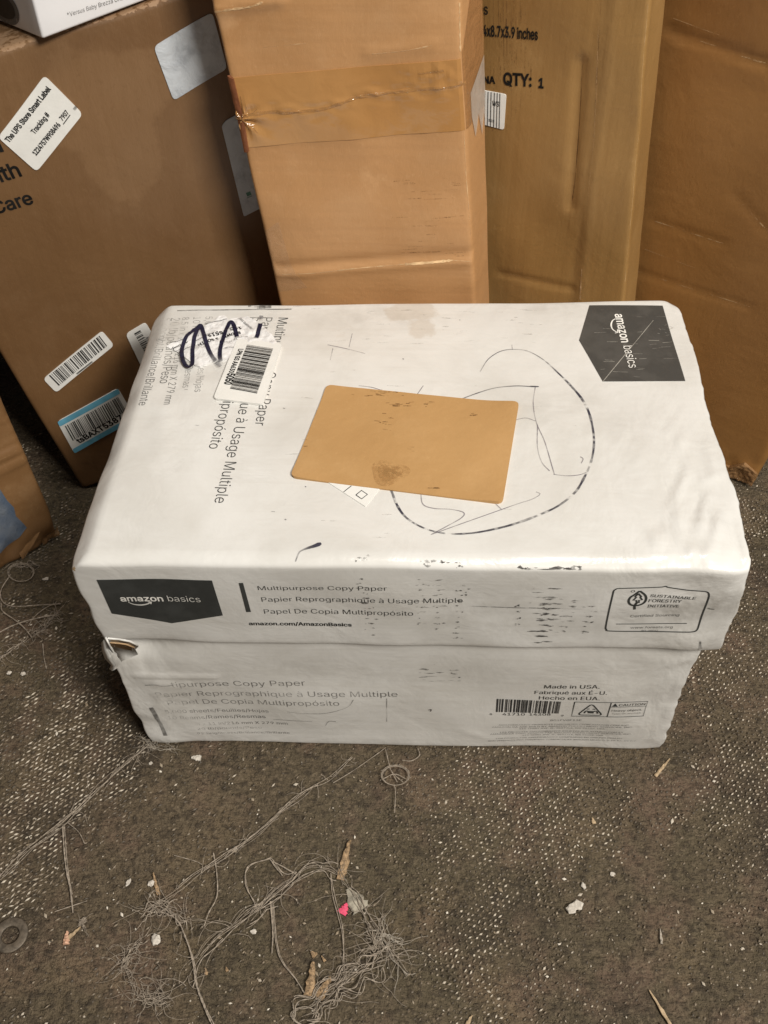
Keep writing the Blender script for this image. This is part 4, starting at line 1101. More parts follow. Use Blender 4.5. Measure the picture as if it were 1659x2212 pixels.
for x, y in ((1035, 5 + 580), (990, 560), (470, 800), (560, 1090), (1180, 1790), (1270, 935), (600, 700)):
    t.stroke(zs(ZT, [(x, y), (x + 28, y + 2)]), 0.0004, smooth_n=0, fade=0.4)
t.build('ink_blot', M['pen'], lid, 0.0004)
# stain along the back edge
t = Sheet(LID, 'top')
for a, b, w_ in (((990, 114), (1015, 112), .003), ((1040, 112), (1085, 108), .005), ((1080, 118), (1180, 112), .006), ((1060, 128), (1130, 124), .004)):
    t.stroke(zs(ZT, [a, b]), w_, smooth_n=3, fade=0.42)
t.build('dirt_smudge', M['scuff'], lid, 0.0004)

M['grey_scuff'] = m_ink('grey_rub', (0.30, 0.28, 0.25), 0.7, 0.7, 200)
t = Sheet(LID, 'top')
for _ in range(90):
    x, y = random.uniform(20, 1380), random.choice((random.uniform(60, 240), random.uniform(60, 1150)))
    L_ = random.uniform(14, 90); a_ = random.gauss(0, .05)
    t.stroke(zs(ZL, [(x, y), (x + L_ * .5, y + L_ * math.sin(a_) * .5), (x + L_, y + L_ * math.sin(a_))]), random.uniform(.0004, .0022), smooth_n=3, fade=random.uniform(.74, .93), taper=True)
t.build('grey_scuffs', M['grey_scuff'], lid, 0.00035)
# small white slip under the kraft label
t = Sheet(LID, 'top'); t.poly_px(zs(ZL, [(205, 872), (480, 902), (400, 997)]))
slip = t.build('paper_slip', M['label'], paper_box, 0.0006, rim=True)
t = Sheet(LID, 'top')
t.stroke(zs(ZL, [(357, 945), (383, 924), (411, 942), (384, 963), (357, 945)]), 0.0007, smooth_n=0); t.stroke(zs(ZL, [(336, 903), (300, 931)]), 0.0006, smooth_n=0)
t.build('printed_mark', M['ink_black'], slip, 0.0008)
# kraft label
t = Sheet(LID, 'top'); t.poly_px(zs(ZL, [(221, 431), (1118, 521), (1041, 988), (51, 866)]), 0.005)
KC = [np.array(t.px(*ZL(*k))) for k in ((221, 431), (1118, 521), (1041, 988), (51, 866))]
def curl(V): return sum(a_ * np.exp(-(np.linalg.norm(V - c_, axis=1) / .016) ** 2) for c_, a_ in zip(KC, (.0006, .0016, .0020, .0012))) + 0.0002 * (1 + wob(V[:, 0], V[:, 1], 18, 121))
kl = t.build('kraft_label', M['kraft_label'], paper_box, 0.0010, 0.004, rim=True, lift=curl)
kl['label'] = 'plain orange tan label with rounded corners'
M['brown_dirt'] = m_ink('rubbed_brown', (0.16, 0.085, 0.03), 0.7, 0.8, 240)
t = Sheet(LID, 'top')
for x, y, n_, sx, sy in ((470, 470, 22, 120, 14), (560, 520, 16, 70, 12), (490, 600, 14, 40, 60), (690, 520, 5, 20, 14), (890, 575, 4, 22, 12), (600, 740, 5, 26, 20), (720, 915, 5, 24, 8), (110, 700, 2, 6, 30)):
    for _ in range(n_):
        a = (x + random.gauss(0, sx * .5), y + random.gauss(0, sy * .5))
        t.stroke(zs(ZL, [a, (a[0] + random.uniform(6, 26), a[1] + random.uniform(-3, 3))]), random.uniform(.0004, .0010), smooth_n=2, fade=random.uniform(.5, .7))
t.build('dirt_smudge', M['brown_dirt'], kl, 0.0013, lift=curl)
g = m_ink('soft_brown_stain', (0.36, 0.20, 0.072), 0.6, 0.8, 420); M['brown_stain'] = g
t = Sheet(LID, 'top'); c0 = t.px(*ZL(512, 845)); ang = np.linspace(0, 2 * math.pi, 30, endpoint=False)
for rr, fd_ in ((0.0120, .86), (0.0080, .80), (.0045, .78)):
    t.poly([c0 + rr * np.array([math.cos(a) * 1.1, math.sin(a)]) * (1 + .15 * math.sin(3 * a + 1)) for a in ang], fd_)
t.build('brown_stain', M['brown_stain'], kl, 0.0012, lift=curl)

# torn shipping label with marker scribble
t = Sheet(LID, 'top')
t.poly_px(zs(ZT, [(322, 455), (420, 398), (560, 330), (690, 262), (755, 212), (800, 206), (832, 240), (905, 214), (985, 205), (1060, 250), (1130, 300), (1205, 385), (1235, 440), (1000, 500), (820, 560), (700, 572), (640, 600), (596, 622), (560, 612), (520, 580), (440, 510), (400, 480)]))
def rumple(V): return 0.0007 * (1 + wob(V[:, 0], V[:, 1], 45, 111)) + 0.0004 * (1 + wob(V[:, 0], V[:, 1], 110, 112))
ship = t.build('torn_label', M['receipt'], paper_box, 0.0006, 0.0025, rim=True, lift=rumple); ship['label'] = 'torn wrinkled address label'
t = Sheet(LID, 'top')
UD = lambda s, a, b, h=1.0, w=0.0: t.text(s, ZT(*a), ZT(*b), h, w)
UD('12C - 5512', (930, 292), (660, 362), 1.15, 0.03); UD('BROWN', (925, 338), (785, 372), 1.1, 0.03); UD('1 SOUTH', (742, 382), (580, 440), 1.1, 0.03)
UD('GARTH RD', (905, 455), (800, 472), 1.0, 0.0); UD('2001 GARTH RD', (915, 232), (1015, 318), 1.0, 0.012); UD('TX 77521', (905, 396), (775, 425), 0.9, -0.008)
UD('BAYTOWN', (985, 370), (880, 395), 0.8, -0.008); UD('USPS', (455, 492), (410, 508), 1.2, 0.0); UD('SHIP TO', (665, 355), (560, 372), .9, -0.008)
for a, b in (((378, 468), (500, 420)), ((380, 455), (366, 470)), ((355, 430), (480, 400)), ((540, 420), (690, 372)), ((640, 280), (820, 235)), ((420, 500), (520, 455))):
    t.stroke(zs(ZT, [a, b]), 0.0005, smooth_n=0)
t.stroke(zs(ZT, [(378, 465), (440, 435), (450, 462), (390, 492), (378, 465)]), 0.0005, smooth_n=0)
t.build('lettering', M['ink_dense'], ship, 0.0012, 0.0025, lift=rumple)
t = Sheet(LID, 'top')
mk = 0.0033
t.stroke(zs(ZT, [(598, 282), (540, 330), (485, 395), (452, 470), (458, 560), (485, 618), (520, 628), (538, 590), (540, 480), (560, 370), (600, 284), (628, 350), (650, 430), (685, 520), (730, 585)]), mk, fade=np.concatenate([np.zeros(125), np.linspace(0, .5, 16)]))
t.stroke(zs(ZT, [(770, 590), (762, 520), (778, 430), (815, 320), (850, 262), (874, 285), (890, 340), (902, 388)]), mk, fade=np.concatenate([np.linspace(.5, 0, 10), np.zeros(61)]))
t.stroke(zs(ZT, [(1092, 272), (1078, 330), (1060, 392)]), mk * 1.05)
t.stroke(zs(ZT, [(1100, 212), (1096, 235)]), mk, fade=0.5); t.stroke(zs(ZT, [(735, 590), (765, 625)]), mk, fade=0.55)
t.build('marker_scribble', M['marker'], ship, 0.0014, 0.0025, lift=rumple)

# barcode sticker over it
t = Sheet(LID, 'top'); t.poly_px(zs(ZT, [(902, 398), (1268, 437), (1112, 924), (708, 885)]), 0.0035)
lp_ = lambda V: 0.0012 * smooth(0.2, 0.235, V[:, 1])
bs = t.build('barcode_sticker', M['label'], paper_box, 0.0022, rim=True); bs['label'] = 'white barcode sticker with LPN number'
t = Sheet(LID, 'top')
t.bars(ZT(984, 450), ZT(845, 806), ZT(1064, 842), ZT(1197, 482), barcode_widths(46, 21))
t.text('LPN GS AA630', ZT(916, 484), ZT(836, 680), 1.25, 0.03); t.text('5050', ZT(830, 684), ZT(797, 772), 1.5, 0.045)
t.build('barcode', M['ink_dense'], bs, 0.0026)

# ---- printing on the lid front
t = Sheet(LID, 'front'); t.poly_px(zs(ZF, [(235, 318), (1075, 322), (1158, 592), (785, 658), (350, 582)])); t.build('printed_badge', M['ink_badge'], lid)
t = Sheet(LID, 'front')
t.text('amazon', ZF(419, 490), ZF(728, 493), 1.0, 0.022); t.text('basics', ZF(763, 493), ZF(999, 494), 1.15, -0.008)
t.stroke(zs(ZF, [(470, 497), (510, 513), (560, 519), (605, 513), (635, 500)]), np.interp(np.linspace(0, 1, 41), [0, .55, 1], [.0005, .0014, .0008]))
t.stroke(zs(ZF, [(612, 498), (638, 497), (634, 513)]), 0.0008, smooth_n=0)
t.build('lettering', M['ink_white'], lid, 0.0006)
t = Sheet(LID, 'front')
t.poly_px(zs(ZF, [(1270, 343), (1302, 343), (1362, 567), (1328, 567)]))
t.build('printed_bar', M['ink_badge'], lid)
t = Sheet(LID, 'front')
t.text('Multipurpose Copy Paper', Z9(112, 281), Z9(953, 284), 1.0, -0.007)
t.text('Papier Reprographique à Usage Multiple', Z9(137, 362), Z9(1446, 371), 1.0, -0.007)
t.text('Papel De Copia Multipropósito', Z9(153, 441), Z9(1123, 450), 1.0, -0.007)
t.build('lettering', M['ink_black'], lid)
t = Sheet(LID, 'front')
t.text('amazon.com/AmazonBasics', Z9(52, 514), Z9(723, 525), 0.95, 0.026)
t.build('lettering', M['ink_dense'], lid)
t = Sheet(LID, 'front')
fr_ = [(905, 232), (925, 228), (1060, 226), (1165, 224), (1188, 220), (1210, 228), (1300, 240), (1400, 246), (1425, 252), (1432, 270), (1424, 305), (1400, 375), (1376, 450), (1362, 478), (1335, 487), (1270, 488), (1060, 484), (870, 479), (848, 470), (845, 450), (862, 360), (885, 265), (892, 242), (905, 232)]
t.stroke(zs(Z10, fr_), 0.0011, smooth_n=5)
t.text('SUSTAINABLE', Z10(1095, 285), Z10(1352, 299), 1.0, 0.004); t.text('FORESTRY', Z10(1086, 316), Z10(1272, 318), 1.15, 0.004); t.text('INITIATIVE', Z10(1079, 346), Z10(1257, 347), 1.2, 0.004)
t.text('Certified Sourcing', Z10(982, 401), Z10(1262, 402), 1.0, 0.010, fade=lambda f: 0.22 + .2 * f)
t.stroke(zs(Z10, [(903, 438), (1306, 445)]), 0.0008, smooth_n=0)
t.text('www.forests.org', Z10(982, 466), Z10(1224, 468), 0.9, 0.010, fade=lambda f: 0.34); t.text('SFI-00042', Z10(1045, 481), Z10(1140, 483), 0.9, 0.008, fade=lambda f: 0.35)
lf = [(1040, 246), (1010, 268), (985, 285), (974, 306), (982, 325), (1005, 333), (1035, 331), (1062, 318), (1074, 296), (1068, 272), (1040, 246)]
t.stroke(zs(Z10, lf), 0.0016, smooth_n=6); t.stroke(zs(Z10, [(1008, 356), (1008, 335), (1020, 318)]), 0.0017, smooth_n=4)
t.stroke(zs(Z10, [(1031, 262), (1010, 284), (1020, 284), (1000, 303), (1018, 303), (1020, 318), (1032, 318), (1034, 303), (1052, 303), (1040, 284), (1048, 284), (1031, 262)]), 0.0013, smooth_n=0)
c0 = t.px(*Z10(1001, 247)); t.stroke([c0 + .0012 * np.array([math.cos(a), math.sin(a)]) for a in np.linspace(0, 6.3, 14)], .0004, px=False, smooth_n=0)
t.build('forestry_logo', M['ink_badge'], lid)
# rubbed tread marks
def tread(t, z, cols, dens=1.0):
    for (x0, y0, x1, y1, w_, rows, f0) in cols:
        for r in range(rows):
            k = (r + .5) / rows; x = x0 + (x1 - x0) * k; y = y0 + (y1 - y0) * k
            for _ in range(max(1, int(3.8 * dens * random.uniform(.4, 1.4)))):
                xx = x + random.gauss(0, w_ * .38); L = random.uniform(.12, .6) * w_
                yy = y + random.uniform(-5, 5)
                t.stroke(zs(z, [(xx - L / 2, yy + random.uniform(-2, 2)), (xx, yy + random.uniform(-2, 2)), (xx + L / 2, yy + random.uniform(-2, 2))]), random.uniform(.0008, .0026), smooth_n=3, fade=min(.85, max(0.1, f0 - .06 + random.uniform(-.22, .2))), taper=True)
t = Sheet(LID, 'front')
tread(t, Z9, [(792, 180, 850, 590, 48, 12, .30), (820, 300, 830, 380, 40, 3, .15), (1190, 190, 1165, 520, 45, 9, .42), (1285, 190, 1300, 560, 60, 10, .40), (1420, 235, 1422, 620, 40, 11, .22), (1475, 235, 1485, 330, 40, 4, .45)])
tread(t, Z10, [(520, 215, 470, 555, 110, 11, .28), (530, 285, 515, 460, 70, 6, .12), (655, 295, 620, 500, 80, 7, .42), (760, 320, 735, 500, 42, 6, .38), (345, 320, 345, 460, 22, 4, .5)], 1.5)
for pl, f_ in (([(60, 342), (430, 352), (700, 352)], .62), ([(700, 352), (960, 372)], .7), ([(1425, 352), (1440, 358), (1462, 360)], .4), ([(1380, 530), (1370, 580)], .6), ([(1380, 535), (1385, 575)], .55)):
    t.stroke(zs(Z10, pl), .0011, smooth_n=5, fade=f_)
t.build('tread_marks', M['scuff'], lid, 0.0004)
t = Sheet(LID, 'top')
tread(t, Z9, [(800, 55, 805, 100, 50, 3, .5), (1190, 85, 1195, 118, 70, 2, .4), (1290, 90, 1300, 100, 60, 2, .4), (1435, 95, 1430, 122, 50, 2, .5)])
tread(t, Z10, [(545, 102, 545, 120, 130, 2, .55), (660, 105, 660, 115, 70, 2, .4), (380, 105, 385, 108, 40, 1, .4)], 2.2)
t.build('tread_marks', M['scuff'], lid, 0.0004)

# ---- printing on the lower box
t = Sheet(BASE, 'front')
LF = lambda a, b: (lambda f: max(0, a * (1 - f / b)))
t.text('Multipurpose Copy Paper', Z11(62, 216), Z11(944, 216), 1.0, -0.007, fade=lambda f: 1.0 if f < .14 else .22 + .3 * max(0, 1 - f / .45))
t.text('Papier Reprographique à Usage Multiple', Z11(100, 272), Z11(1466, 276), 1.0, -0.007, fade=lambda f: .26 + .45 * max(0, 1 - f / .25) + .12 * math.sin(f * 25))
t.text('Papel De Copia Multipropósito', Z11(165, 322), Z11(1136, 322), 1.0, -0.007, fade=lambda f: .18 + .6 * max(0, 1 - f / .3))
t.text('5,000 sheets/Feuilles/Hojas', Z11(150, 368), Z11(735, 369), 1.0, 0.0, fade=lambda f: .22 + .42 * max(0, 1 - f / .6))
t.text('10 Reams/Rames/Resmas', Z11(165, 402), Z11(717, 403), 1.0, 0.0, fade=lambda f: .12 + .5 * max(0, 1 - f / .75))
t.text('8.5 in x 11 in/216 mm X 279 mm', Z11(250, 437), Z11(842, 437), 1.0, 0.0, fade=lambda f: .2 + .9 * max(0, .65 - f))
t.text('20 lb/pounds/Peso', Z11(330, 463), Z11(695, 464), 0.9, 0.0, fade=lambda f: .55)
t.text('92 brightness/Brillance/Brillante', Z11(330, 489), Z11(853, 491), 0.85, 0.0, fade=lambda f: .62 - .4 * f)
t.build('lettering', M['ink_grey'], base, 0.0004)
t = Sheet(BASE, 'front')
t.stroke(zs(Z11, [(66, 330), (110, 410), (150, 487)]), .0034, smooth_n=5, fade=.32)
t.stroke(zs(Z11, [(32, 206), (90, 200), (125, 206), (195, 202)]), .0007, smooth_n=6, fade=.1)
t.stroke(zs(Z11, [(760, 408), (980, 412)]), .0006, fade=.35); t.stroke(zs(Z11, [(1055, 440), (1075, 412), (1115, 414)]), .0008, smooth_n=3, fade=.25)
t.stroke(zs(Z11, [(1404, 285), (1404, 420)]), .0005, smooth_n=3, fade=.35); t.stroke(zs(Z11, [(840, 358), (940, 366), (1070, 362), (1180, 330), (1215, 290)]), .0006, fade=.42)
t.stroke(zs(Z11, [(1640, 352), (1656, 348), (1652, 360)]), .0009, smooth_n=4, fade=.1)
tread(t, Z9, [(1210, 795, 1240, 890, 130, 4, .55), (1390, 800, 1385, 890, 70, 4, .55)])
t.build('tread_marks', M['scuff'], base, 0.0005)
t = Sheet(BASE, 'front')
t.text('Made in USA.', Z10(495, 804), Z10(808, 805), 1.0, -0.002); t.text('Fabriqué aux É-U.', Z10(440, 837), Z10(850, 838), 1.0, -0.002); t.text('Hecho en EUA.', Z10(465, 868), Z10(808, 868), 1.0, -0.002)
t.text('8', Z10(186, 956), Z10(199, 956), 0.9, 0.0); t.text('41710', Z10(258, 958), Z10(384, 958), 0.85, 0.0); t.text('14308', Z10(410, 958), Z10(530, 958), 0.85, 0.0); t.text('9', Z10(590, 964), Z10(604, 964), 0.9, 0.0)
t.text('B01FV0F13E', Z10(530, 991), Z10(706, 991), 0.9, 0.0, fade=lambda f: .3)
t.build('lettering', M['ink_black'], base, 0.0004)
t = Sheet(BASE, 'front')
t.bars(Z10(226, 868), Z10(590, 878), Z10(576, 946), Z10(221, 940), barcode_widths(30, 33, 4), fade=0.05)
t.build('barcode', M['ink_black'], base, 0.0004)
t = Sheet(BASE, 'front')
fine = ['AMAZONBASICS PRODUCTS PURCHASED FROM AMAZON.COM AND', 'AMAZON.CA ARE SOLD BY AMAZON FULFILLMENT SERVICES, INC.', '410 TERRY AVE. N., SEATTLE, WA 98109, USA',
        'LES PRODUITS AMAZONBASICS ACHETÉS SUR AMAZON.COM ET', 'AMAZON.CA SONT VENDUS PAR AMAZON FULFILLMENT SERVICES, INC.', '410 TERRY AVE. N., SEATTLE, WA 98109, USA',
        'LOS PRODUCTOS AMAZONBASICS COMPRADOS EN AMAZON.COM.MX', 'SON VENDIDOS POR SERVICIOS COMERCIALES AMAZON MEXICO, S. DE R.L. DE C.V.']
for s_, (x0, x1, y) in zip(fine, ((235, 975, 1014), (197, 998, 1026), (352, 838, 1037), (245, 942, 1056), (187, 990, 1066), (370, 830, 1077), (222, 940, 1092), (175, 1020, 1106))):
    t.text(s_, Z10(x0, y), Z10(x1, y + 1), 0.8, 0.012, fade=lambda f: .30)
t.build('lettering', M['ink_grey'], base, 0.0004)
t = Sheet(BASE, 'front')
t.stroke(zs(Z10, [(668, 879), (1084, 884), (1058, 965), (650, 962), (668, 879)]), .0008, smooth_n=0); t.stroke(zs(Z10, [(876, 882), (852, 963)]), .0007, smooth_n=0); t.stroke(zs(Z10, [(870, 907), (1077, 911)]), .0006, smooth_n=0)
t.text('CAUTION', Z10(918, 903), Z10(1068, 905), 0.95, 0.004); t.text('Heavy object.', Z10(876, 933), Z10(1050, 935), 1.0, 0.004, fade=lambda f: .15); t.text('Team lift required.', Z10(876, 949), Z10(1045, 950), 0.8, 0.0, fade=lambda f: .3)
t.poly_px(zs(Z10, [(880, 904), (912, 905), (899, 887)]))
tri = np.array([t.px(*p) for p in zs(Z10, [(766, 888), (826, 956), (682, 954)])])
tp = round_poly(tri, .004); tp.append(tp[0]); t.stroke(tp, .0011, px=False, smooth_n=0)
t.poly_px(zs(Z10, [(742, 930), (778, 931), (774, 945), (742, 944)]))
for pl in ([(722, 944), (728, 934), (738, 930), (744, 934)], [(798, 946), (794, 935), (784, 931), (777, 935)], [(738, 920), (752, 918)], [(770, 919), (784, 921)]):
    t.stroke(zs(Z10, pl), .0012, smooth_n=4)
t.build('caution_symbol', M['ink_badge'], base, 0.0004)

# ---- torn corner where the lid meets the lower box
def strip_mesh(name, rows, material, parent, thick=0.0012):
    """rows: list of point lists (world); grid skin with thickness"""
    A = np.array(rows, float); r, c = A.shape[:2]
    nrm = np.cross(A[-1, 0] - A[0, 0], A[0, -1] - A[0, 0]); nrm /= np.linalg.norm(nrm)
    V = np.concatenate([A.reshape(-1, 3), (A - nrm * thick).reshape(-1, 3)]); n = r * c; F = []
    for i in range(r - 1):
        for j in range(c - 1):
            a = i * c + j; F.append((a, a+1, a+c+1, a+c)); F.append((n+a, n+a+c, n+a+c+1, n+a+1))
    for i in range(r - 1):
        for j in (0, c - 1):
            a = i * c + j; F.append((a, a+c, n+a+c, n+a))
    for j in range(c - 1):
        for i in (0, r - 1):
            a = i * c + j; F.append((a, a+1, n+a+1, n+a))
    return mesh_obj(name, V, F, material, parent, {'stain': np.zeros(len(V)), 'grime_shade': np.full(len(V), .2), 'board': np.zeros(len(V)), 'wrinkle': np.ones(len(V))})
def P_(x, y, depth): return hit(*ZF(x, y), np.array([0, depth, 0]), yf)
fp = [[P_(275, 795, .004), P_(290, 775, -.001), P_(300, 758, -.003)], [P_(278, 850, .006), P_(305, 840, -.005), P_(330, 815, -.004)], [P_(300, 910, .006), P_(335, 905, -.005), P_(365, 880, -.001)], [P_(345, 958, .006), P_(372, 962, -.002), P_(402, 945, .004)], [P_(332, 985, .006), P_(352, 1000, .0), P_(380, 985, .004)]]
strip_mesh('torn_flap', fp, M['white_low'], paper_box, .0014)
ep = [[P_(318, 768, -.002), P_(400, 775, -.003), P_(480, 790, -.003), P_(545, 822, -.001)], [P_(330, 790, -.003), P_(400, 800, -.004), P_(470, 815, -.004), P_(530, 838, -.001)], [P_(345, 805, .002), P_(400, 812, .001), P_(470, 828, .001), P_(520, 842, .002)]]
strip_mesh('torn_edge', ep, M['white'], paper_box, .0014)
bp = [[P_(338, 798, -.004), P_(400, 803, -.005), P_(460, 812, -.005), P_(515, 835, -.003)], [P_(345, 820, -.003), P_(400, 830, -.004), P_(455, 845, -.004), P_(495, 852, -.002)]]
M['bare_board'] = m_kraft('bare_corrugated_board', (0.46, 0.31, 0.17), (0.38, 0.24, 0.12), (0.54, 0.40, 0.25), .75, (90, 90, 90))
strip_mesh('board_edge', bp, M['bare_board'], paper_box, .0012)
ip = [[P_(340, 815, .010), P_(420, 820, .008), P_(520, 838, .006)], [P_(360, 870, .010), P_(430, 880, .007), P_(540, 880, .004)], [P_(400, 945, .009), P_(430, 925, .005), P_(480, 905, .003)]]
strip_mesh('inner_card', ip, M['white'], paper_box, .0012)

# ==================================================================== THREADS AND LITTER ON THE CARPET
class Tubes:
    def __init__(s): s.V, s.F = [], []
    def add(s, P, r, sides=4):
        P = np.asarray(P, float); n = len(P)
        d = np.gradient(P, axis=0); d /= np.maximum(np.linalg.norm(d, axis=1, keepdims=True), 1e-9)
        a = np.cross(d, [0, 0, 1.0]); L = np.linalg.norm(a, axis=1, keepdims=True); a = np.where(L > 1e-6, a / np.maximum(L, 1e-9), [1, 0, 0])
        b = np.cross(a, d); k = len(s.V)
        rr = np.broadcast_to(np.asarray(r, float), (n,)) * (.8 + .25 * np.sin(np.arange(n) * 1.7 + k) + .15 * np.sin(np.arange(n) * .6 + k * 2))
        for j in range(sides):
            t = 2 * math.pi * j / sides
            ring = P + rr[:, None] * (a * math.cos(t) + b * math.sin(t))
            if j == 0: R = [ring]
            else: R.append(ring)
        for i in range(n):
            for j in range(sides): s.V.append(R[j][i])
        for i in range(n - 1):
            for j in range(sides):
                j2 = (j + 1) % sides
                s.F.append((k + i*sides + j, k + i*sides + j2, k + (i+1)*sides + j2, k + (i+1)*sides + j))
    def build(s, name, material):
        V = np.array(s.V); c = V.mean(0); c[2] = 0
        return mesh_obj(name, V, s.F, material, None, None, True, c)
M['thread'] = m_plain('grey_tan_yarn', (0.33, 0.275, 0.215), .85, .35, 500)
M['thread_dark'] = m_plain('brown_yarn', (0.15, 0.12, 0.088), .85, .35, 500)
M['thread_pale'] = m_plain('pale_lint', (0.37, 0.325, 0.265), .85, .3, 500)
M['twig'] = m_plain('dry_straw', (0.43, 0.315, 0.19), .7, .3, 400)
M['wood'] = m_plain('splintered_wood', (0.30, 0.20, 0.11), .75, .6, 420, 1.0)
M['crumb'] = m_plain('white_crumb', (0.56, 0.51, 0.44), .7, .2, 300)
M['pink'] = m_plain('pink_scrap', (0.72, 0.08, 0.16), .5, .15)
M['steel'] = m_plain('dull_steel', (0.13, 0.105, 0.078), .55, .4, 200, .4, .35)
M['chip'] = m_plain('grey_chip', (0.30, 0.27, 0.21), .7, .5, 120)
ZB = lambda x, y: (x * .49605, 1591 + y * .49605); ZBR = lambda x, y: (823 + x * .50395, 1591 + y * .50395); ZLf = lambda x, y: (x * .34719, 1097.2 + y * .34719)
def gpath(z, pts, n=8, h=0.0008):
    P = np.array([ground(*z(*p)) for p in pts]); P = spline(P, n) if n else P
    P[:, 2] = h
    return P
def frayed(z, pts, strands, spread, r, T=None, fly=0, fly_len=0.02, h=0.0012, n=10, jit=1.0):
    T = T or Tubes(); r = r * .72; fly = int(fly * 1.6); strands = max(3, int(strands * .75)); C_ = gpath(z, pts, n, h); m_ = len(C_)
    d = np.gradient(C_, axis=0); d /= np.linalg.norm(d, axis=1, keepdims=True); nr = np.stack([-d[:, 1], d[:, 0], np.zeros(m_)], 1)
    s_ = np.linspace(0, 1, m_)
    prof = 0.45 + 0.55 * np.abs(np.sin(s_ * random.uniform(3, 6) * math.pi + random.uniform(0, 3)))      # strands pinch together and spread
    for k in range(strands):
        i0 = int(random.uniform(0, .45) * m_) if k > 1 else 0; i1 = m_ - int(random.uniform(0, .45) * m_) if k > 1 else m_
        if i1 - i0 < 4: continue
        p1, p2, p3 = (random.uniform(0, 6.28) for _ in range(3)); f1, f2 = random.uniform(.3, 1.1), random.uniform(1.2, 3.0)
        off = spread * jit * (random.uniform(-.55, .55) + .40 * np.sin(s_ * f1 * 6.28 + p1) + .16 * np.sin(s_ * f2 * 6.28 + p2)) * prof
        P = C_ + nr * off[:, None]; P[:, 2] = h + abs(spread) * .25 * (1 + np.sin(s_ * f2 * 7 + p3)) * random.uniform(.1, .8)
        T.add(P[i0:i1], r * random.choice((.5, .7, .9, 1.3)))
    for k in range(fly):
        i = random.randrange(m_); a = math.atan2(d[i, 1], d[i, 0]) + random.choice((0, math.pi)) + random.gauss(0, .75); L = fly_len * random.uniform(.3, 1.3); bend = random.gauss(0, 1.3)
        q = [C_[i] + nr[i] * random.uniform(-.5, .5) * spread]
        st = 9
        for j in range(st):
            a += bend / st + random.gauss(0, .18); q.append(q[-1] + np.array([math.cos(a), math.sin(a), 0]) * L / st)
        q = np.array(q); q[:, 2] = h + .0012 * np.sin(np.linspace(0, 3.1, len(q))) * random.uniform(.2, 1.5)
        T.add(q, np.linspace(r * .9, r * .4, len(q)))
    return T
GROUPS = {'crumb': 'crumbs on the carpet', 'splinter': 'wood splinters on the carpet', 'chip': 'chips on the carpet', 'straw': 'straws on the carpet', 'scrap': 'scraps on the carpet', 'yarn': 'loose yarn on the carpet', 'thread': 'frayed carpet seams'}
def thing(o, label, cat, group=None): return tag(o, label, cat, group or GROUPS.get(cat))

# long frayed seams
T = frayed(ZB, [(-60, 700), (0, 620), (120, 500), (270, 385), (400, 262), (520, 150), (590, 90), (650, 40)], 9, .0045, .00045, fly=21, fly_len=.018)
thing(T.build('frayed_seam', M['thread']), 'long frayed carpet seam running from the left edge to the white box corner', 'thread')
T = frayed(ZB, [(640, 760), (760, 680), (860, 600), (980, 530), (1060, 470), (1160, 385), (1260, 295), (1340, 235), (1430, 185), (1530, 90)], 7, .0040, .00045, fly=20, fly_len=.016)
thing(T.build('frayed_seam', M['thread']), 'frayed carpet seam rising from the yarn tangle to the white box front', 'thread')
T = frayed(ZB, [(815, 1090), (850, 1000), (930, 900), (1020, 835), (1110, 775), (1180, 720), (1260, 650), (1340, 590), (1420, 575), (1480, 600)], 16, .0085, .0005, fly=15, fly_len=.03)
for pl in ([(1180, 720), (1190, 850), (1185, 945)], [(1190, 720), (1215, 940), (1290, 1060), (1325, 1120)], [(1125, 745), (1070, 650), (1085, 570), (1180, 530)], [(1180, 530), (1240, 600), (1290, 590)], [(1440, 600), (1450, 700), (1490, 860), (1500, 1030)], [(1290, 600), (1190, 550), (1230, 610)]):
    T.add(gpath(ZB, pl, 10, .0012), .00045); T.add(gpath(ZB, [(x + random.uniform(-8, 8), y + random.uniform(-8, 8)) for x, y in pl], 10, .0014), .0004)
thing(T.build('yarn_rope', M['thread']), 'twisted rope of grey unravelled yarn across the middle of the bare carpet', 'yarn')
T = frayed(ZB, [(1300, 1260), (1360, 1190), (1430, 1110), (1510, 1060), (1590, 1010), (1640, 960)], 30, .017, .0005, fly=15, fly_len=.03)
for _ in range(6):
    a = random.uniform(0, 6.28); T.add(gpath(ZB, [(1330 + 60*math.cos(a + k) * random.uniform(.7, 1.1), 1220 + 40*math.sin(a + k)) for k in np.linspace(0, 4.6, 7)], 8, .0018), .00045)
thing(T.build('yarn_bundle', M['thread']), 'thick bundle of loose yarn strands by the lower wood splinters', 'yarn')
T = frayed(ZB, [(1600, 790), (1625, 860), (1640, 930), (1600, 960)], 12, .009, .00045, fly=12, fly_len=.035)
T = frayed(ZB, [(1490, 620), (1530, 680), (1590, 770), (1660, 860), (1750, 1000)], 6, .006, .00045, T, 18, .03)
thing(T.build('yarn_tangle', M['thread']), 'loose reddish grey yarn tangle right of the pink scrap', 'yarn')
T = frayed(ZB, [(610, 780), (680, 745), (760, 760), (840, 810)], 14, .008, .00045, fly=18, fly_len=.026)
thing(T.build('yarn_tangle', M['thread']), 'yarn tangle at the lower end of the frayed middle seam', 'yarn')
T = frayed(ZB, [(510, 1020), (545, 980), (580, 920), (640, 870)], 9, .007, .0004, fly=19, fly_len=.022)
thing(T.build('yarn_tuft', M['thread']), 'fuzzy yarn tuft left of the twisted rope', 'yarn')
T = frayed(ZB, [(560, 1040), (600, 1090), (640, 1140), (700, 1150), (750, 1140)], 9, .008, .0004, fly=27, fly_len=.022)
thing(T.build('yarn_tuft', M['thread']), 'spread yarn tuft beside the small white flakes near the bottom', 'yarn')
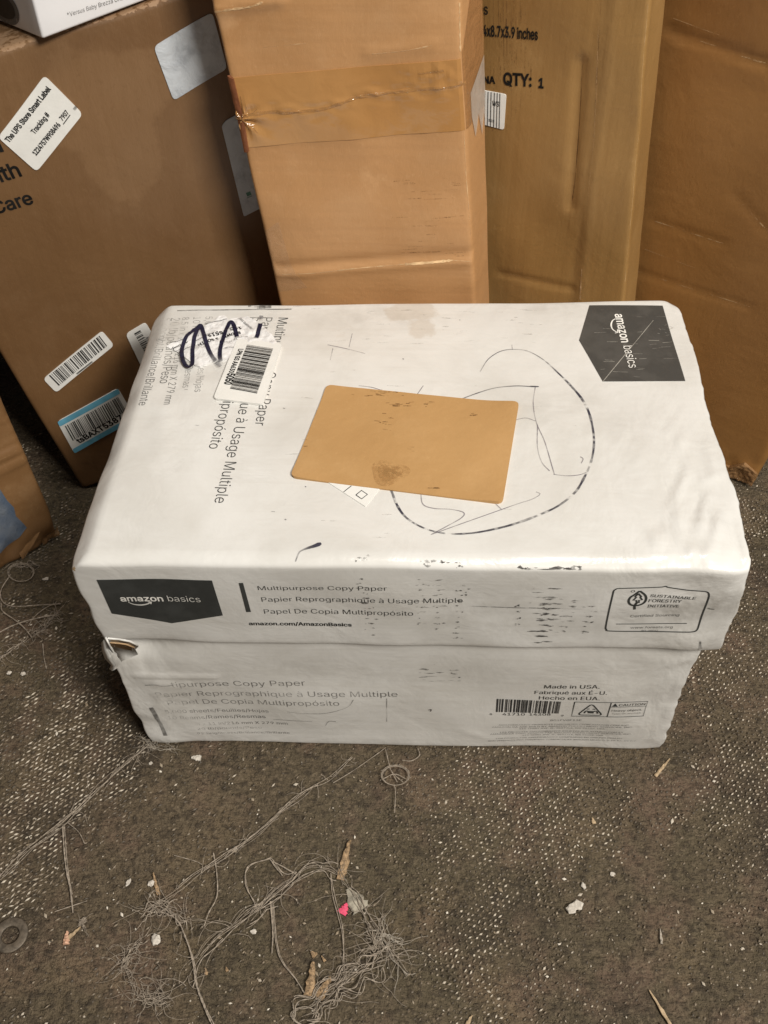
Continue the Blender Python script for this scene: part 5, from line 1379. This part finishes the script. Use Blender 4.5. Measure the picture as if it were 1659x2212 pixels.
T = Tubes(); T.add(gpath(ZB, [(700, 765), (770, 800), (810, 880), (840, 980), (855, 1080), (890, 1180), (930, 1270)], 12, .0018), .0007); T.add(gpath(ZB, [(706, 765), (774, 806), (813, 886), (846, 984), (860, 1086), (897, 1184), (940, 1270)], 12, .0014), .0006)
thing(T.build('loose_yarn', M['thread']), 'single curved yarn running down over the twisted rope to the bottom edge', 'yarn')
T = Tubes(); T.add(gpath(ZB, [(275, 395), (280, 480), (290, 580), (308, 670), (320, 772)], 10, .0016), .0008); T.add(gpath(ZB, [(282, 395), (288, 480), (298, 590), (316, 690)], 10, .0013), .0005)
T.add(gpath(ZB, [(240, 765), (300, 745), (380, 718)], 6, .0012), .0005); T.add(gpath(ZB, [(300, 380), (345, 420), (370, 470)], 6, .0012), .0004)
thing(T.build('loose_yarn', M['thread']), 'straight dark yarn hanging down from the left seam', 'yarn')
T = Tubes(); T.add(gpath(ZB, [(930, 510), (945, 600), (945, 700), (910, 770), (890, 828)], 8, .0014), .0006); T.add(gpath(ZB, [(880, 560), (850, 545), (760, 520)], 8, .0012), .0004)
thing(T.build('loose_yarn', M['thread']), 'short bent yarn hanging below the frayed middle seam', 'yarn')
# coils
T = Tubes()
for k in range(3):
    T.add(gpath(ZLf, [(135 + (75 + 4*k) * math.cos(a), 412 + (52 + 3*k) * math.sin(a)) for a in np.linspace(0.2 * k, 6.4 + .3 * k, 16)], 4, .002 + .0006 * k), .00032)
T = frayed(ZLf, [(90, 350), (130, 370), (190, 360), (250, 360)], 4, .003, .0004, T, 12, .012)
T.add(gpath(ZLf, [(70, 420), (10, 520), (20, 590), (90, 620), (240, 612), (380, 605)], 10, .002), .0007)
T.add(gpath(ZLf, [(-20, 790), (90, 735), (200, 700), (330, 672)], 10, .0016), .0009)
T.add(gpath(ZLf, [(10, 600), (20, 650), (90, 700), (150, 750), (200, 810)], 8, .002), .0008)
T.add(gpath(ZLf, [(180, 740), (220, 680), (300, 620), (370, 600)], 8, .0016), .0005)
T = frayed(ZLf, [(200, 780), (250, 770), (330, 690), (370, 660)], 6, .006, .00045, T, 26, .016)
T = frayed(ZLf, [(-10, 945), (60, 890), (130, 840), (180, 805)], 5, .004, .0005, T, 12, .018)
T.add(gpath(ZLf, [(268, 850), (275, 930), (290, 1005)], 6, .0012), .0006)
thing(T.build('coiled_yarn', M['thread']), 'coil and loops of yarn beside the scuffed carton at the left', 'yarn')
T = Tubes()
for k in range(3):
    T.add(gpath(ZBR, [(62 + (55 + 3*k) * math.cos(a), 172 + (40 + 2*k) * math.sin(a)) for a in np.linspace(.5 * k, 6.6 + .4 * k, 16)], 4, .0018 + .0005 * k), .0003)
for pl in ([(20, 60), (40, 140), (70, 200)], [(0, 150), (60, 130), (120, 150)], [(30, 130), (60, 170), (95, 200)], [(55, 210), (62, 240), (58, 330)], [(90, 105), (130, 108), (165, 85), (158, 55)], [(10, 185), (60, 165), (115, 190)]):
    T.add(gpath(ZBR, pl, 8, .0016), .00045)
thing(T.build('coiled_yarn', M['thread']), 'small round coil of yarn just in front of the white box', 'yarn')
T = frayed(ZBR, [(-10, 830), (20, 890), (60, 960), (115, 1028)], 4, .0025, .0006, fly=4, fly_len=.02); T = frayed(ZBR, [(0, 845), (40, 865), (90, 890)], 5, .003, .0005, T, 10, .02)
thing(T.build('dry_fibres', M['thread_pale']), 'pale splayed fibres right of the yarn tangle', 'fibres')
T = frayed(ZLf, [(880, 1430), (930, 1480), (1000, 1500), (1090, 1490)], 5, .004, .0004, fly=16, fly_len=.012)
thing(T.build('frayed_fibres', M['thread_pale']), 'frayed fibres under the left bottom corner of the white box', 'fibres')
T = Tubes(); T.add(gpath(ZB, [(1450, 205), (1540, 150), (1640, 80), (1680, 50)], 6, .001), .0004)
thing(T.build('loose_yarn', M['thread']), 'thin straight yarn below the front of the white box', 'yarn')

# litter
def sliver(name, mat_, z, a, b, w0, label, cat, h=.0012, group=None, kinks=9):
    A, B = ground(*z(*a)), ground(*z(*b)); d = B - A; L = np.linalg.norm(d); d /= L; nr = np.array([-d[1], d[0], 0]); w0 = w0 * .85; h = h * .75
    n_ = kinks + 2; V, F = [], []
    for i in range(n_):
        t_ = i / (n_ - 1); c = A + d * L * t_ + nr * random.gauss(0, w0 * .06)
        w = w0 * .5 * (0.30 + .75 * min(1, t_ * 1.6)) * random.uniform(.8, 1.2)
        for s_, zz in ((-1, .0002), (-.85, h * .7), (random.uniform(-.3, .3), h * random.uniform(.6, 1.15)), (.85, h * .75), (1, .0002)):
            V.append(c + nr * w * s_ + np.array([0, 0, zz]))
    for i in range(n_ - 1):
        for j in range(4):
            k = i * 5 + j; F.append((k, k + 5, k + 6, k + 1))
        k = i * 5; F.append((k + 4, k + 9, k + 5, k))
    F.append((0, 1, 2, 3, 4)); k = (n_ - 1) * 5; F.append((k + 4, k + 3, k + 2, k + 1, k))
    V = np.array(V); c = (A + B) / 2; c[2] = 0
    o = mesh_obj(name, V, F, mat_, None, None, False, c)
    return thing(o, label, cat, group)
def crumb(name, mat_, z, a, rx, ry, rz, label, cat, group=None, seed=0, parts=1):
    rx, ry, rz = rx * .74, ry * .74, rz * .6
    g_ = np.random.default_rng(seed + 500); c = ground(*z(*a)); bm = bmesh.new()
    for q in range(parts):
        r0 = bmesh.ops.create_icosphere(bm, subdivisions=2, radius=1.0)
        dx = (q - (parts - 1) / 2) * rx * 1.3
        for v in r0['verts']:
            f_ = 1 + .28 * math.sin(v.co.x * 4 + seed + q) * math.cos(v.co.y * 5 + seed * 2) + g_.uniform(-.14, .14)
            v.co = Vector((v.co.x * rx * f_ + dx, v.co.y * ry * f_ + dx * .4, max(0.0, v.co.z * rz * f_ + rz * .6)))
    me = bpy.data.meshes.new(name); bm.to_mesh(me); bm.free(); me.materials.append(mat_)
    o = bpy.data.objects.new(name, me); COL.objects.link(o); o.location = (c[0], c[1], 0); o.rotation_euler = (0, 0, g_.uniform(0, 6))
    return thing(o, label, cat, group)
sliver('wood_splinter', M['wood'], ZB, (1525, 455), (1480, 625), .0075, 'tall narrow wood splinter beside the yarn rope end', 'splinter', .003)
sliver('wood_splinter', M['wood'], ZB, (1366, 985), (1344, 1132), .0085, 'wood splinter with dark nail marks above the yarn bundle', 'splinter', .0035)
sliver('wood_splinter', M['wood'], ZB, (1442, 1052), (1385, 1140), .0075, 'broad tan wood splinter lying on the yarn bundle', 'splinter', .004)
sliver('wood_splinter', M['wood'], ZB, (668, 595), (690, 692), .0035, 'thin dark splinter above the middle yarn tangle', 'splinter', .002)
sliver('wood_chip', M['chip'], ZB, (1515, 665), (1572, 758), .016, 'flat grey chip beside the pink scrap', 'chip', .0022)
o = sliver('pink_scrap', M['pink'], ZB, (1512, 728), (1487, 774), .0075, 'bright pink scrap on the carpet', 'scrap', .0015)
mt = empty('broken_stick', ground(*ZB(320, 865)))
thing(mt, 'broken pale stick with a frayed end at the lower left', 'stick')
def part_sliver(name, mat_, z, a, b, w0, parent, h):
    o = sliver(name, mat_, z, a, b, w0, '', '', h)
    o.parent = parent; o.location = np.array(o.location) - np.array(parent.location)
    for k in ('label', 'category'):
        if k in o.keys(): del o[k]
    return o
part_sliver('shaft', M['twig'], ZB, (352, 830), (296, 882), .0030, mt, .0025)
part_sliver('tip', m_plain('pinkish_tan', (.55, .33, .22)), ZB, (294, 850), (289, 908), .0048, mt, .003)
T = frayed(ZB, [(350, 832), (362, 812), (372, 788)], 7, .0045, .00045, fly=6, fly_len=.010); o = T.build('frayed_end', M['thread']); o.parent = mt; o.location = np.array(o.location) - np.array(mt.location)
# washer
c = ground(*ZB(47, 867)); V, F = [], []; N_ = 48
for r_, z_ in ((.0100, .0), (.0135, .0), (.0135, .0) , (.0100, .0)): pass
prof = [(.0066, .0002), (.0066, .0014), (.0072, .0018), (.0122, .0018), (.0130, .0014), (.0130, .0002)]
for i in range(N_):
    a = 2 * math.pi * i / N_
    for r_, z_ in prof: V.append((c[0] + r_ * math.cos(a), c[1] + r_ * math.sin(a), z_))
for i in range(N_):
    for j in range(6):
        j2 = (j + 1) % 6; i2 = (i + 1) % N_; F.append((i*6+j, i2*6+j, i2*6+j2, i*6+j2))
thing(mesh_obj('washer', V, F, M['steel'], None, None, True, (c[0], c[1], 0)), 'dull metal washer lying flat at the left edge', 'washer')
sliver('straw', M['twig'], ZBR, (1237, 97), (1175, 172), .0032, 'straight straw right of the white box front corner', 'straw', .002)
sliver('straw', M['twig'], ZBR, (1150, 1088), (1240, 1236), .0030, 'long straw at the bottom edge on the right', 'straw', .002)
sliver('straw', M['twig'], ZBR, (390, 1195), (368, 1240), .0030, 'short straw cut by the bottom edge near the middle', 'straw', .002)
sliver('twig', M['thread_pale'], ZBR, (1196, 825), (1203, 890), .0022, 'small grey twig below the white lump on the right', 'twig', .0018)
sliver('husk', M['twig'], ZBR, (905, 350), (914, 376), .0035, 'small yellow husk above the white lump', 'husk', .0016)
crumb('white_lump', M['crumb'], ZBR, (830, 735), .0056, .0050, .0030, 'largest white lump, two lobed, on the right carpet', 'lump', seed=1, parts=2)
crumb('crumb', M['crumb'], ZBR, (868, 642), .0034, .0024, .0022, 'squarish white crumb just above the largest lump', 'crumb', seed=2)
crumb('crumb', M['crumb'], ZBR, (993, 590), .0028, .0022, .0014, 'flat pale crumb up and right of the largest lump', 'crumb', seed=3)
sliver('white_chip', M['crumb'], ZB, (834, 92), (876, 95), .0060, 'flat white chip just in front of the white box at left', 'chip', .002)
crumb('crumb', M['crumb'], ZB, (657, 118), .0022, .0018, .0014, 'small white crumb left of the flat white chip', 'crumb', seed=4)
crumb('crumb', M['crumb'], ZB, (1025, 490), .0023, .0021, .0018, 'round white crumb on the frayed middle seam', 'crumb', seed=5)
crumb('crumb', M['crumb'], ZB, (1105, 850), .0026, .0032, .0015, 'white crumb right of the twisted yarn rope', 'crumb', seed=6)
crumb('crumb', M['crumb'], ZB, (660, 640), .0030, .0040, .0018, 'white crumb beside the thin dark splinter', 'crumb', seed=7)
crumb('crumb', M['crumb'], ZB, (560, 636), .0042, .0022, .0012, 'curved pale crumb left of the thin dark splinter', 'crumb', seed=8)
crumb('paper_scrap', M['crumb'], ZB, (680, 885), .0058, .0044, .0026, 'crumpled pale paper scrap near the fuzzy yarn tuft', 'scrap', seed=9)
crumb('crumb', M['crumb'], ZLf, (145, 1035), .0030, .0030, .0020, 'right one of two round white crumbs near the left edge', 'crumb', seed=10)
crumb('crumb', M['crumb'], ZLf, (58, 1028), .0026, .0028, .0018, 'left one of two round white crumbs near the left edge', 'crumb', seed=11)
sliver('white_chip', M['crumb'], ZLf, (262, 446), (302, 440), .0040, 'small white chip beside the left yarn coil', 'chip', .0015)
sliver('wood_chip', M['wood'], ZB, (1355, 938), (1375, 958), .0055, 'small orange wood chip above the nail marked splinter', 'chip', .002)
sliver('wood_chip', M['wood'], ZB, (893, 1008), (900, 1040), .0028, 'tiny wood chip beside the twisted rope, leftmost small one', 'chip', .0015)
sliver('wood_chip', M['wood'], ZB, (984, 1005), (990, 1024), .0026, 'tiny wood chip between the rope and the hanging yarns', 'chip', .0015)
sliver('wood_chip', M['wood'], ZB, (1400, 955), (1416, 980), .0022, 'tiny wood chip right of the small orange chip', 'chip', .0015)
# countless specks of lint and grit
V, F, A = [], [], []
for _ in range(900):
    x, y = random.uniform(-60, 1720), random.uniform(1150, 2260); c = ground(x, y)
    if abs(c[0]) < .215 and -.005 < c[1] < .28: continue
    if random.random() < .35 and x > 900: continue
    r_ = random.choice((.0004, .0005, .0006, .0009)) * random.uniform(.7, 1.5); k = len(V); e_ = random.uniform(.6, 2.2); a = random.uniform(0, 6.28)
    for dx, dy, dz in ((-1, 0, 0), (0, -1, 0), (1, 0, 0), (0, 1, 0), (0, 0, 1.1)):
        X, Y = dx * r_ * e_, dy * r_
        V.append((c[0] + X * math.cos(a) - Y * math.sin(a), c[1] + X * math.sin(a) + Y * math.cos(a), dz * r_))
    F += [(k, k+1, k+4), (k+1, k+2, k+4), (k+2, k+3, k+4), (k+3, k, k+4)]; A += [random.random() ** 2] * 5
g = G('lint_and_grit'); c_ = g.mix(g.attr('tone'), (0.26, 0.20, 0.13), (0.72, 0.66, 0.56)); g.set(Base_Color=c_, Roughness=.7)
tag(mesh_obj('carpet_grit', V, F, g.m, attrs={'tone': A}), 'pale grit and lint specks scattered over the carpet', 'grit', kind='stuff')

bpy.data.scenes.remove(TSC)
